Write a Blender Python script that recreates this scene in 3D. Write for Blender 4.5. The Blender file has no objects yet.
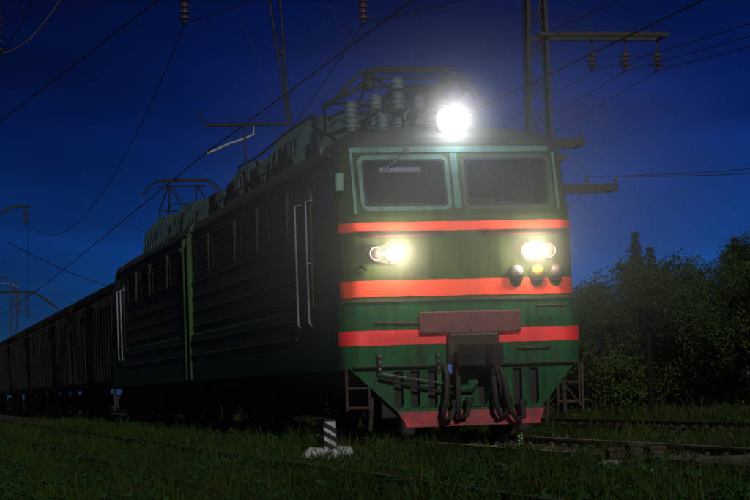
import bpy, math, random
import numpy as np
from mathutils import Vector, Matrix
R = math.radians
random.seed(7); rng = np.random.default_rng(11)
S = bpy.context.scene; C = S.collection

# ------------------------------------------------------------------ camera
cam = bpy.data.cameras.new('camera'); cam_o = bpy.data.objects.new('camera', cam); C.objects.link(cam_o)
cam.sensor_width = 36; cam.lens = 110.4; cam.shift_y = 0.1835; cam.clip_start = 0.3; cam.clip_end = 3000
cam_o.matrix_world = Matrix.Translation((-7.40, -29.14, 0.70)) @ Matrix.Rotation(R(-12), 4, 'Z') @ Matrix.Rotation(R(90), 4, 'X') @ Matrix.Rotation(R(-1.8), 4, 'Z')
S.camera = cam_o

# ------------------------------------------------------------------ sky, sun, exposure
SUN_EL, SUN_AZ = 16, -3            # the low light falls straight onto the face of the engine
W = bpy.data.worlds.new('World'); S.world = W; W.use_nodes = True
wn = W.node_tree.nodes; wl = W.node_tree.links
bg = wn['Background']; bg.inputs['Strength'].default_value = 0.10
sky = wn.new('ShaderNodeTexSky'); sky.sky_type = 'NISHITA'; sky.sun_disc = False
sky.sun_elevation = R(SUN_EL); sky.sun_rotation = R(180 - SUN_AZ)
tc = wn.new('ShaderNodeTexCoord'); sp = wn.new('ShaderNodeSeparateXYZ'); wl.new(tc.outputs['Generated'], sp.inputs[0])
ramp = wn.new('ShaderNodeValToRGB'); wl.new(sp.outputs['Z'], ramp.inputs[0])
e = ramp.color_ramp.elements
e[0].position = 0.0; e[0].color = (0.007, 0.078, 0.38, 1)
e[1].position = 0.20; e[1].color = (0.0006, 0.0022, 0.022, 1)
e2 = e.new(0.06); e2.color = (0.0022, 0.040, 0.255, 1)
e3 = e.new(0.115); e3.color = (0.0008, 0.0105, 0.085, 1)
mul = wn.new('ShaderNodeMix'); mul.data_type = 'RGBA'; mul.blend_type = 'MULTIPLY'; mul.inputs[0].default_value = 1
wl.new(sky.outputs[0], mul.inputs[6]); wl.new(ramp.outputs[0], mul.inputs[7])
mp = wn.new('ShaderNodeMapping'); mp.inputs['Scale'].default_value = (3, 3, 15); mp.inputs['Rotation'].default_value = (0.06, 0.04, 0); wl.new(tc.outputs['Generated'], mp.inputs[0])
cn = wn.new('ShaderNodeTexNoise'); cn.inputs['Scale'].default_value = 2.2; cn.inputs['Detail'].default_value = 5; wl.new(mp.outputs[0], cn.inputs[0])
cr = wn.new('ShaderNodeMapRange'); cr.inputs[1].default_value = 0.44; cr.inputs[2].default_value = 0.75; cr.inputs[3].default_value = 1.0; cr.inputs[4].default_value = 1.75
wl.new(cn.outputs[0], cr.inputs[0])
mul2 = wn.new('ShaderNodeVectorMath'); mul2.operation = 'SCALE'; wl.new(mul.outputs[2], mul2.inputs[0]); wl.new(cr.outputs[0], mul2.inputs['Scale'])
dt = wn.new('ShaderNodeVectorMath'); dt.operation = 'DOT_PRODUCT'; wl.new(tc.outputs['Generated'], dt.inputs[0]); dt.inputs[1].default_value = (0.62, 0.78, 0.0)
dr_ = wn.new('ShaderNodeMapRange'); dr_.interpolation_type = 'SMOOTHSTEP'; dr_.inputs[1].default_value = 0.74; dr_.inputs[2].default_value = 1.0; dr_.inputs[3].default_value = 0.62; dr_.inputs[4].default_value = 1.9; wl.new(dt.outputs['Value'], dr_.inputs[0])
mul3 = wn.new('ShaderNodeVectorMath'); mul3.operation = 'SCALE'; wl.new(mul2.outputs[0], mul3.inputs[0]); wl.new(dr_.outputs[0], mul3.inputs['Scale'])
wl.new(mul3.outputs[0], bg.inputs['Color'])

sun = bpy.data.lights.new('sun', 'SUN'); sun.energy = 1.6; sun.angle = R(0.5); sun.color = (1.0, 0.95, 0.86)
sun_o = bpy.data.objects.new('sun', sun); C.objects.link(sun_o)
d = Vector((math.sin(R(SUN_AZ)) * math.cos(R(SUN_EL)), -math.cos(R(SUN_AZ)) * math.cos(R(SUN_EL)), math.sin(R(SUN_EL))))
sun_o.rotation_euler = d.to_track_quat('Z', 'Y').to_euler(); sun_o.location = (20, -40, 30)
S.view_settings.view_transform = 'Standard'; S.view_settings.look = 'None'; S.view_settings.gamma = 1; S.view_settings.exposure = 0.0
S.cycles.use_denoising = True; S.cycles.max_bounces = 6; S.cycles.transparent_max_bounces = 12

# ------------------------------------------------------------------ materials
def mat(name, col, rough=0.6, metal=0.0, var=0.25, scale=5.0, bump=0.0, bscale=40.0, streak=0.0, dirt=(0.03, 0.025, 0.02), trans=0.0, spec=0.4, spread=None):
    m = bpy.data.materials.new(name); m.use_nodes = True
    n = m.node_tree.nodes; l = m.node_tree.links; p = n['Principled BSDF']
    p.inputs['Metallic'].default_value = metal; p.inputs['Specular IOR Level'].default_value = spec
    t = n.new('ShaderNodeTexCoord')
    a = n.new('ShaderNodeTexNoise'); a.inputs['Scale'].default_value = scale; a.inputs['Detail'].default_value = 6; a.inputs['Roughness'].default_value = 0.65
    l.new(t.outputs['Object'], a.inputs[0])
    r = n.new('ShaderNodeValToRGB'); l.new(a.outputs[0], r.inputs[0])
    c = Vector(col[:3]); lo = c * (1 - var); hi = c * (1 + var)
    if spread: hi = Vector(spread)
    r.color_ramp.elements[0].position = 0.32; r.color_ramp.elements[1].position = 0.68
    r.color_ramp.elements[0].color = (*lo, 1); r.color_ramp.elements[1].color = (*hi, 1)
    out = r.outputs[0]
    if streak:
        mp = n.new('ShaderNodeMapping'); mp.inputs['Scale'].default_value = (6, 6, 0.8); l.new(t.outputs['Object'], mp.inputs[0])
        b = n.new('ShaderNodeTexNoise'); b.inputs['Scale'].default_value = 1.6; b.inputs['Detail'].default_value = 8; b.inputs['Roughness'].default_value = 0.7
        l.new(mp.outputs[0], b.inputs[0])
        mr = n.new('ShaderNodeMapRange'); mr.inputs[1].default_value = 0.44; mr.inputs[2].default_value = 0.70; mr.inputs[3].default_value = 0; mr.inputs[4].default_value = streak
        l.new(b.outputs[0], mr.inputs[0])
        mx = n.new('ShaderNodeMix'); mx.data_type = 'RGBA'; l.new(mr.outputs[0], mx.inputs[0]); l.new(out, mx.inputs[6]); mx.inputs[7].default_value = (*dirt, 1)
        out = mx.outputs[2]
    l.new(out, p.inputs['Base Color'])
    rr = n.new('ShaderNodeMapRange'); rr.inputs[3].default_value = max(0.03, rough - 0.12); rr.inputs[4].default_value = min(1, rough + 0.15); l.new(a.outputs[0], rr.inputs[0]); l.new(rr.outputs[0], p.inputs['Roughness'])
    if bump:
        bn = n.new('ShaderNodeTexNoise'); bn.inputs['Scale'].default_value = bscale; bn.inputs['Detail'].default_value = 5; l.new(t.outputs['Object'], bn.inputs[0])
        bb = n.new('ShaderNodeBump'); bb.inputs['Strength'].default_value = bump; bb.inputs['Distance'].default_value = 0.02; l.new(bn.outputs[0], bb.inputs['Height']); l.new(bb.outputs[0], p.inputs['Normal'])
    if trans:
        tr = n.new('ShaderNodeBsdfTranslucent'); l.new(out, tr.inputs[0]); ms = n.new('ShaderNodeMixShader'); ms.inputs[0].default_value = trans
        l.new(p.outputs[0], ms.inputs[1]); l.new(tr.outputs[0], ms.inputs[2]); l.new(ms.outputs[0], n['Material Output'].inputs[0])
    return m
def emit(name, col, s):
    m = bpy.data.materials.new(name); m.use_nodes = True; p = m.node_tree.nodes['Principled BSDF']
    p.inputs['Base Color'].default_value = (0.8, 0.8, 0.8, 1); p.inputs['Emission Color'].default_value = (*col, 1); p.inputs['Emission Strength'].default_value = s
    return m
def glass(name, tint, mixf, rough=0.03):
    m = bpy.data.materials.new(name); m.use_nodes = True; n = m.node_tree.nodes; l = m.node_tree.links
    t = n.new('ShaderNodeBsdfTransparent'); t.inputs[0].default_value = (*tint, 1)
    p = n['Principled BSDF']; p.inputs['Base Color'].default_value = (0.040, 0.042, 0.06, 1); p.inputs['Roughness'].default_value = rough; p.inputs['Specular IOR Level'].default_value = 0.6
    tcn = n.new('ShaderNodeTexCoord'); a = n.new('ShaderNodeTexNoise'); a.inputs['Scale'].default_value = 3; a.inputs['Detail'].default_value = 6; l.new(tcn.outputs['Object'], a.inputs[0])
    mr = n.new('ShaderNodeMapRange'); mr.inputs[1].default_value = 0.3; mr.inputs[2].default_value = 0.7; mr.inputs[3].default_value = mixf - 0.12; mr.inputs[4].default_value = mixf + 0.12; l.new(a.outputs[0], mr.inputs[0])
    ms = n.new('ShaderNodeMixShader'); l.new(mr.outputs[0], ms.inputs[0]); l.new(t.outputs[0], ms.inputs[1]); l.new(p.outputs[0], ms.inputs[2]); l.new(ms.outputs[0], n['Material Output'].inputs[0])
    return m
M = {
 'green': mat('green_paint', (0.044, 0.072, 0.022), 0.6, var=0.2, scale=1.6, streak=0.95, bump=0.3, bscale=2.2, spec=0.12, dirt=(0.022, 0.020, 0.014)),
 'green_low': mat('bottle_green_paint', (0.012, 0.085, 0.030), 0.6, var=0.25, scale=2.0, streak=0.85, bump=0.25, bscale=2.2, spec=0.12, dirt=(0.014, 0.020, 0.012)),
 'green_strip': mat('grass_green_paint', (0.018, 0.065, 0.010), 0.65, var=0.3, scale=4, streak=0.6, spec=0.2),
 'roof': mat('roof_grey_paint', (0.035, 0.042, 0.034), 0.75, var=0.3, scale=3, streak=0.4, bump=0.15, bscale=12),
 'roof_teal': mat('weathered_teal_paint', (0.015, 0.044, 0.054), 0.9, var=0.3, scale=4, streak=0.5, bump=0.1),
 'teal': mat('turquoise_paint', (0.075, 0.185, 0.175), 0.5, var=0.25, scale=5, streak=0.6),
 'frame_veiled': mat('veiled_frame_turquoise', (0.035, 0.065, 0.045), 0.55, var=0.15, scale=5, streak=0.4),  # right frame: glow veil over the turquoise is put into the colour
 'red': mat('orange_red_paint', (0.90, 0.070, 0.026), 0.5, var=0.08, scale=9, streak=0.35, dirt=(0.50, 0.06, 0.035), bump=0.1),
 'red_low': mat('scarlet_paint', (0.90, 0.024, 0.026), 0.5, var=0.12, scale=9, streak=0.4, dirt=(0.4, 0.05, 0.06), bump=0.05),
 'red_worn': mat('worn_pink_red_paint', (0.10, 0.045, 0.05), 0.75, var=0.3, scale=3.5, spread=(0.46, 0.045, 0.06), streak=0.5, dirt=(0.09, 0.06, 0.07), bump=0.3),
 'plate': mat('faded_maroon_paint', (0.14, 0.036, 0.045), 0.65, var=0.3, scale=6, streak=0.6, dirt=(0.07, 0.035, 0.035)),
 'dark': mat('oily_dark_steel', (0.011, 0.010, 0.009), 0.75, var=0.4, scale=8, bump=0.25),
 'rust': mat('brown_grime', (0.036, 0.024, 0.018), 0.85, var=0.5, scale=7, bump=0.35),
 'steel': mat('bare_steel', (0.45, 0.46, 0.47), 0.35, 0.85, var=0.15, scale=12),
 'rail': mat('rusty_rail', (0.024, 0.016, 0.012), 0.8, 0.0, var=0.4, scale=9, bump=0.2),
 'railtop': mat('worn_rail_head', (0.12, 0.10, 0.09), 0.55, 0.6, var=0.2, scale=9),
 'rubber': mat('black_rubber', (0.014, 0.013, 0.013), 0.75, var=0.3, scale=20),
 'porcelain': mat('glazed_porcelain', (0.10, 0.14, 0.16), 0.3, var=0.2, scale=15, spec=0.6),
 'brown_porc': mat('brown_glazed_porcelain', (0.07, 0.04, 0.03), 0.2, var=0.2, scale=15, spec=0.6),
 'blue': mat('blue_enamel', (0.05, 0.13, 0.5), 0.4, var=0.1),
 'mast': mat('painted_mast_steel', (0.016, 0.015, 0.014), 0.7, 0.2, var=0.4, scale=9, streak=0.4),
 'mast_box': mat('yellow_green_enamel', (0.16, 0.19, 0.05), 0.6, var=0.2),
 'wire': mat('tarnished_copper_wire', (0.03, 0.025, 0.02), 0.6, 0.4, var=0.2),
 'galv': mat('galvanised_tube', (0.19, 0.21, 0.23), 0.45, 0.3, var=0.15, scale=9),
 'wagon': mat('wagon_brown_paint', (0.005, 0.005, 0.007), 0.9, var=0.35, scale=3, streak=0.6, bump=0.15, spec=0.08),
 'concrete': mat('weathered_concrete', (0.10, 0.085, 0.07), 0.9, var=0.35, scale=3.5, streak=0.55, dirt=(0.07, 0.055, 0.045), bump=0.4, bscale=25),
 'sleeper': mat('creosoted_timber', (0.04, 0.03, 0.024), 0.85, var=0.4, scale=6, bump=0.4, bscale=30),
 'stone': mat('ballast_stone', (0.075, 0.066, 0.060), 0.9, var=0.5, scale=1.5, bump=0.4),
 'pale': mat('pale_stone', (0.16, 0.17, 0.18), 0.9, var=0.3, scale=9, bump=0.4),
 'white': mat('white_limewash', (0.36, 0.38, 0.41), 0.7, var=0.2, scale=14, streak=0.6, dirt=(0.12, 0.12, 0.12), bump=0.3),
 'dull_steel': mat('greasy_steel', (0.085, 0.085, 0.09), 0.5, 0.5, var=0.4, scale=14),
 'soot': mat('sooty_black_paint', (0.006, 0.006, 0.006), 0.9, var=0.3, spec=0.1),
 'black': mat('black_paint', (0.006, 0.006, 0.007), 0.8, var=0.2),
 'ground': mat('earth', (0.022, 0.018, 0.012), 0.95, var=0.45, scale=1.2, bump=0.6, bscale=18),
 'grass': mat('grass', (0.008, 0.036, 0.006), 0.7, var=0.5, scale=0.35, trans=0.25, spread=(0.052, 0.080, 0.010), spec=0.15),
 'weed': mat('weed_leaf', (0.014, 0.050, 0.012), 0.65, var=0.4, scale=0.8, trans=0.15, spec=0.12),
 'leaf': mat('birch_leaf', (0.012, 0.046, 0.008), 0.65, var=0.45, scale=0.7, trans=0.3, spread=(0.055, 0.105, 0.016), spec=0.2),
 'needle': mat('spruce_needle', (0.007, 0.024, 0.007), 0.7, var=0.4, scale=1.2),
 'bark': mat('bark', (0.06, 0.05, 0.042), 0.9, var=0.4, scale=6, bump=0.5),
 'flower': mat('pale_petal', (0.26, 0.36, 0.24), 0.6, var=0.2),
 'seat': mat('cab_seat_fabric', (0.10, 0.07, 0.09), 0.9, var=0.2),
 'cab': mat('cab_lining', (0.10, 0.09, 0.14), 0.8, var=0.15, scale=2),
 'visor': mat('pale_blue_plastic', (0.45, 0.55, 0.65), 0.5, var=0.1),
 'lens_white': mat('frosted_lens', (0.20, 0.20, 0.25), 0.15, var=0.1, spec=0.8),
 'lens_yellow': mat('amber_lens', (0.34, 0.21, 0.03), 0.15, var=0.1, spec=0.8),
 'lens_red': mat('dull_red_lens', (0.13, 0.09, 0.09), 0.15, var=0.1, spec=0.8),
 'lamp': emit('lit_lamp', (1.0, 0.88, 0.66), 14),
 'lamp_top': emit('lit_top_lamp', (1.0, 0.95, 0.88), 40),
 'pane': glass('windscreen_glass', (0.85, 0.80, 0.86), 0.30),
}

# ------------------------------------------------------------------ mesh builder
class MB:
    def __init__(s): s.v = []; s.f = []; s.sm = []
    def add(s, vs, fs, smooth=False):
        b = len(s.v); s.v += [tuple(v) for v in vs]
        for f in fs: s.f.append([b + i for i in f]); s.sm.append(smooth)
    def box(s, lo, hi, M=None, taper=None):
        x0, y0, z0 = lo; x1, y1, z1 = hi
        vs = [Vector(p) for p in ((x0,y0,z0),(x1,y0,z0),(x1,y1,z0),(x0,y1,z0),(x0,y0,z1),(x1,y0,z1),(x1,y1,z1),(x0,y1,z1))]
        if M: vs = [M @ v for v in vs]
        s.add(vs, [(0,3,2,1),(4,5,6,7),(0,1,5,4),(1,2,6,5),(2,3,7,6),(3,0,4,7)])
        return s
    def bbox(s, lo, hi, b=0.015, M=None):
        # box with all edges chamfered
        x0,y0,z0 = lo; x1,y1,z1 = hi
        b = min(b, (x1-x0)/2.2, (y1-y0)/2.2, (z1-z0)/2.2)
        vs = []; idx = {}
        for i, (sx, X, XI) in enumerate(((0,x0,x0+b),(1,x1,x1-b))):
            for (sy, Y, YI) in ((0,y0,y0+b),(1,y1,y1-b)):
                for (sz, Z, ZI) in ((0,z0,z0+b),(1,z1,z1-b)):
                    for ax, p in (('x',(X,YI,ZI)),('y',(XI,Y,ZI)),('z',(XI,YI,Z))):
                        idx[(sx,sy,sz,ax)] = len(vs); vs.append(Vector(p))
        g = lambda a,b_,c,ax: idx[(a,b_,c,ax)]
        fs = []
        for k in (0,1):
            q = [g(k,0,0,'x'),g(k,1,0,'x'),g(k,1,1,'x'),g(k,0,1,'x')]; fs.append(q if k else q[::-1])
            q = [g(0,k,0,'y'),g(0,k,1,'y'),g(1,k,1,'y'),g(1,k,0,'y')]; fs.append(q if k else q[::-1])
            q = [g(0,0,k,'z'),g(1,0,k,'z'),g(1,1,k,'z'),g(0,1,k,'z')]; fs.append(q if k else q[::-1])
        for a in (0,1):
            for c in (0,1):
                fs.append([g(a,c,0,'x'),g(a,c,1,'x'),g(a,c,1,'y'),g(a,c,0,'y')])
                fs.append([g(a,0,c,'x'),g(a,1,c,'x'),g(a,1,c,'z'),g(a,0,c,'z')])
                fs.append([g(0,a,c,'y'),g(1,a,c,'y'),g(1,a,c,'z'),g(0,a,c,'z')])
        for a in (0,1):
            for c in (0,1):
                for e_ in (0,1): fs.append([g(a,c,e_,'x'),g(a,c,e_,'y'),g(a,c,e_,'z')])
        if M: vs = [M @ v for v in vs]
        s.add(vs, fs); return s
    def tube(s, pts, r, n=8, caps=True, closed=False):
        pts = [Vector(p) for p in pts]; rings = []; N = len(pts)
        rr = r if isinstance(r, (list, tuple)) else [r]*N
        prev = None
        for i, p in enumerate(pts):
            a = pts[i-1] if i > 0 else p; b = pts[i+1] if i < N-1 else p
            t = (b - a).normalized()
            if prev is None:
                u = t.orthogonal().normalized()
            else:
                u = (prev - t*prev.dot(t)); u = u.normalized() if u.length > 1e-6 else t.orthogonal().normalized()
            prev = u; w = t.cross(u)
            rings.append([p + (u*math.cos(2*math.pi*k/n) + w*math.sin(2*math.pi*k/n))*rr[i] for k in range(n)])
        vs = [v for q in rings for v in q]; fs = []
        for i in range(N-1):
            for k in range(n):
                k2 = (k+1) % n
                fs.append((i*n+k, i*n+k2, (i+1)*n+k2, (i+1)*n+k))
        s.add(vs, fs, True)
        if caps:
            s.add(rings[0], [tuple(range(n))[::-1]]); s.add(rings[-1], [tuple(range(n))])
        return s
    def lathe(s, prof, o=(0,0,0), ax=(0,0,1), n=16, smooth=True):
        o = Vector(o); t = Vector(ax).normalized(); u = t.orthogonal().normalized(); w = t.cross(u)
        vs = []; fs = []
        for r, h in prof:
            for k in range(n):
                a = 2*math.pi*k/n; vs.append(o + t*h + (u*math.cos(a)+w*math.sin(a))*r)
        for i in range(len(prof)-1):
            for k in range(n):
                k2 = (k+1)%n; fs.append((i*n+k, i*n+k2, (i+1)*n+k2, (i+1)*n+k))
        s.add(vs, fs, smooth); return s
    def poly(s, pts, d):
        # prism: polygon pts extruded by vector d
        n = len(pts); a = [Vector(p) for p in pts]; b = [p + Vector(d) for p in a]
        fs = [tuple(range(n))[::-1], tuple(range(n, 2*n))] + [(i, (i+1)%n, n+(i+1)%n, n+i) for i in range(n)]
        s.add(a+b, fs); return s
    def mesh(s, name):
        me = bpy.data.meshes.new(name); me.from_pydata(s.v, [], s.f); me.polygons.foreach_set('use_smooth', s.sm); me.update(); return me
    def obj(s, name, m, parent=None, kind=None):
        me = s.mesh(name); me.materials.append(M[m] if isinstance(m, str) else m)
        o = bpy.data.objects.new(name, me); C.objects.link(o); o.parent = parent
        if kind: o['kind'] = kind
        return o
def tag(o, label, cat, group=None):
    o['label'] = label; o['category'] = cat
    if group: o['group'] = group
    return o
def empty(name, loc, label, cat, group=None, rz=0):
    o = bpy.data.objects.new(name, None); C.objects.link(o); o.location = loc; o.rotation_euler = (0,0,rz); o.empty_display_size = 0.2
    return tag(o, label, cat, group)
def pivot(name, parent):
    o = bpy.data.objects.new(name, None); C.objects.link(o); o.parent = parent; return o
def dup(o, parent=None):
    c = o.copy(); C.objects.link(c); c.parent = parent
    for ch in [x for x in bpy.data.objects if x.parent == o]: dup(ch, c)
    return c
def inst(me, name, parent, loc=(0,0,0), rz=0, sc=None):
    o = bpy.data.objects.new(name, me); C.objects.link(o); o.parent = parent; o.location = loc; o.rotation_euler = (0,0,rz)
    if sc: o.scale = sc
    return o
def insul_prof(n, r, pitch, core=None):
    core = core or r*0.72
    p = [(0.0,0),(core*.9,0),(core*.9,pitch*0.5),(core*.6,pitch*0.5)]
    h = pitch*0.5
    for i in range(n):
        p += [(core,h),(core,h+pitch*0.12),(r*.97,h+pitch*0.2),(r,h+pitch*0.34),(r*0.93,h+pitch*0.5),(core*1.05,h+pitch*0.8),(core,h+pitch*1.0)]; h += pitch
    p += [(core*.7,h),(core*.7,h+pitch*0.4),(0.0,h+pitch*0.4)]
    return p

# ------------------------------------------------------------------ ground and tracks
g = MB(); NX = 90
xs = np.concatenate([np.linspace(-400,-30,8), np.linspace(-28,40,70), np.linspace(42,400,8)])
ys = np.concatenate([np.linspace(-200,-34,6), np.linspace(-32,60,80), np.linspace(64,600,14)])
def gh(x, y):
    h = -0.16 + 0.03*math.sin(x*1.7+y*0.6) + 0.025*math.sin(x*0.7-y*1.3)
    for tx in (0, 4.4, -4.3):
        a = abs(x-tx)
        if a < 1.5: h = -0.14
    if -2.75 < x < -1.5 : h += 0.06
    if x > 7: h += min(0.5, (x-7)*0.06)
    if x < -6.5: h += min(0.35, (-6.5-x)*0.08)
    return h
vs = [(x,y,gh(x,y)) for y in ys for x in xs]; nx = len(xs)
fs = [(j*nx+i, j*nx+i+1, (j+1)*nx+i+1, (j+1)*nx+i) for j in range(len(ys)-1) for i in range(nx-1)]
g.add(vs, fs, True); g.obj('ground', 'ground', kind='structure')

rail_prof = [(-0.065,-0.17),(0.065,-0.17),(0.065,-0.155),(0.012,-0.13),(0.012,-0.045),(0.036,-0.03),(0.036,-0.006),(-0.036,-0.006),(-0.036,-0.03),(-0.012,-0.045),(-0.012,-0.13),(-0.065,-0.155)]
slp = MB().bbox((-1.35,-0.12,-0.26),(1.35,0.12,-0.105),0.02).mesh('sleeper'); slp.materials.append(M['sleeper'])
chair = MB().bbox((-0.17,-0.09,-0.105),(0.17,0.09,-0.088),0.008).bbox((-0.10,-0.03,-0.09),(-0.045,0.03,-0.05),0.008).bbox((0.045,-0.03,-0.09),(0.10,0.03,-0.05),0.008).mesh('rail_fastening'); chair.materials.append(M['rust'])
for tx, y0, y1, s0, s1 in ((0,-34,260,-30,-1), (4.4,-34,260,-22,16), (-4.3,-34,260,-24,-10)):
    tr = bpy.data.objects.new('railway_track', None); C.objects.link(tr); tr.location = (tx,0,0); tr['kind'] = 'structure'
    for sx in (-0.78, 0.78):
        r = MB(); r.poly([(sx+a, y0, b) for a,b in rail_prof], (0,y1-y0,0)); ro = r.obj('rail','rail',tr)
        t = MB(); t.bbox((sx-0.033,y0,-0.006),(sx+0.033,y1,0.0),0.002); t.obj('rail_head','railtop' if tx > -1 else 'rail',ro)
    k = s0
    while k < s1:
        so = inst(slp,'sleeper',tr,(random.uniform(-.02,.02),k,random.uniform(-.01,.005)),random.uniform(-.01,.01))
        for sx in (-0.78,0.78): inst(chair,'rail_fastening',so,(sx,0,0))
        k += 0.56
# ballast
NB = 9000; bv = []; bf = []
ico = [Vector(v) for v in ((0,0,1),(.9,0,.1),(.2,.9,-.1),(-.8,.4,.1),(-.6,-.7,-.1),(.3,-.9,.1),(0,0,-.8))]
icf = [(0,1,2),(0,2,3),(0,3,4),(0,4,5),(0,5,1),(6,2,1),(6,3,2),(6,4,3),(6,5,4),(6,1,5)]
bm_ = MB()
for i in range(NB):
    tx = random.choice((0,0,0,4.4,4.4)); x = tx + random.gauss(0,0.95); y = random.uniform(-26,9 if tx==0 else 26)
    s = random.uniform(0.02,0.055); q = Matrix.Rotation(random.random()*6.3,3,'Z') @ Matrix.Diagonal((s*random.uniform(.7,1.3),s*random.uniform(.7,1.3),s*random.uniform(.5,.9)))
    p = Vector((x,y,-0.13+random.uniform(0,.035)))
    bm_.add([q@v+p for v in ico], icf)
bm_.obj('ballast','stone',kind='stuff')

# ------------------------------------------------------------------ locomotive
LEN = 15.1
KEY = [ # z, half width, front y, corner radius
 (0.94,1.615,-0.03,0.26),(1.20,1.62,-0.035,0.26),(1.55,1.62,-0.035,0.26),(1.80,1.62,-0.03,0.26),(1.83,1.60,-0.02,0.26),(1.845,1.565,0.02,0.26),
 (2.3,1.565,0.03,0.27),(2.92,1.565,0.05,0.28),(2.98,1.562,0.065,0.28),(3.03,1.56,0.08,0.28),(3.70,1.53,0.27,0.30),(3.80,1.52,0.30,0.30),(3.90,1.50,0.33,0.31),
 (3.98,1.45,0.37,0.34),(4.05,1.34,0.45,0.38),(4.11,1.12,0.58,0.42),(4.16,0.80,0.76,0.42),(4.19,0.42,1.0,0.3)]
def prof(z):
    for a, b in zip(KEY, KEY[1:]):
        if a[0] <= z <= b[0]:
            f = (z-a[0])/(b[0]-a[0]); return [a[i]+(b[i]-a[i])*f for i in (1,2,3)]
    return KEY[-1][1:]
WX = [-1.285,-0.115,0.115,1.285]       # window edges
def outline(z, off=0.0, only_front=False, xin=None, side=0.0):
    w, f, r = prof(z); w += off; f -= off; pts = []
    rr = min(r, w*0.9)
    if not only_front: pts.append((-w, LEN, z))
    if side: pts.append((-w, f+rr+side, z))
    for k in range(7):
        a = math.pi - k*(math.pi/2)/6 
        pts.append((-w+rr+math.cos(a)*rr, f+rr-math.sin(a)*rr, z))
    sx = w/1.565
    for x in (xin or [x*min(1, (w-rr-0.02)/1.29) for x in WX]):
        pts.append((x, f, z))
    for k in range(7):
        a = math.pi/2 - k*(math.pi/2)/6
        pts.append((w-rr+math.cos(a)*rr, f+rr-math.sin(a)*rr, z))
    if side: pts.append((w, f+rr+side, z))
    if not only_front: pts.append((w, LEN, z))
    return pts
WZ0, WZ1 = 3.03, 3.70
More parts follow.
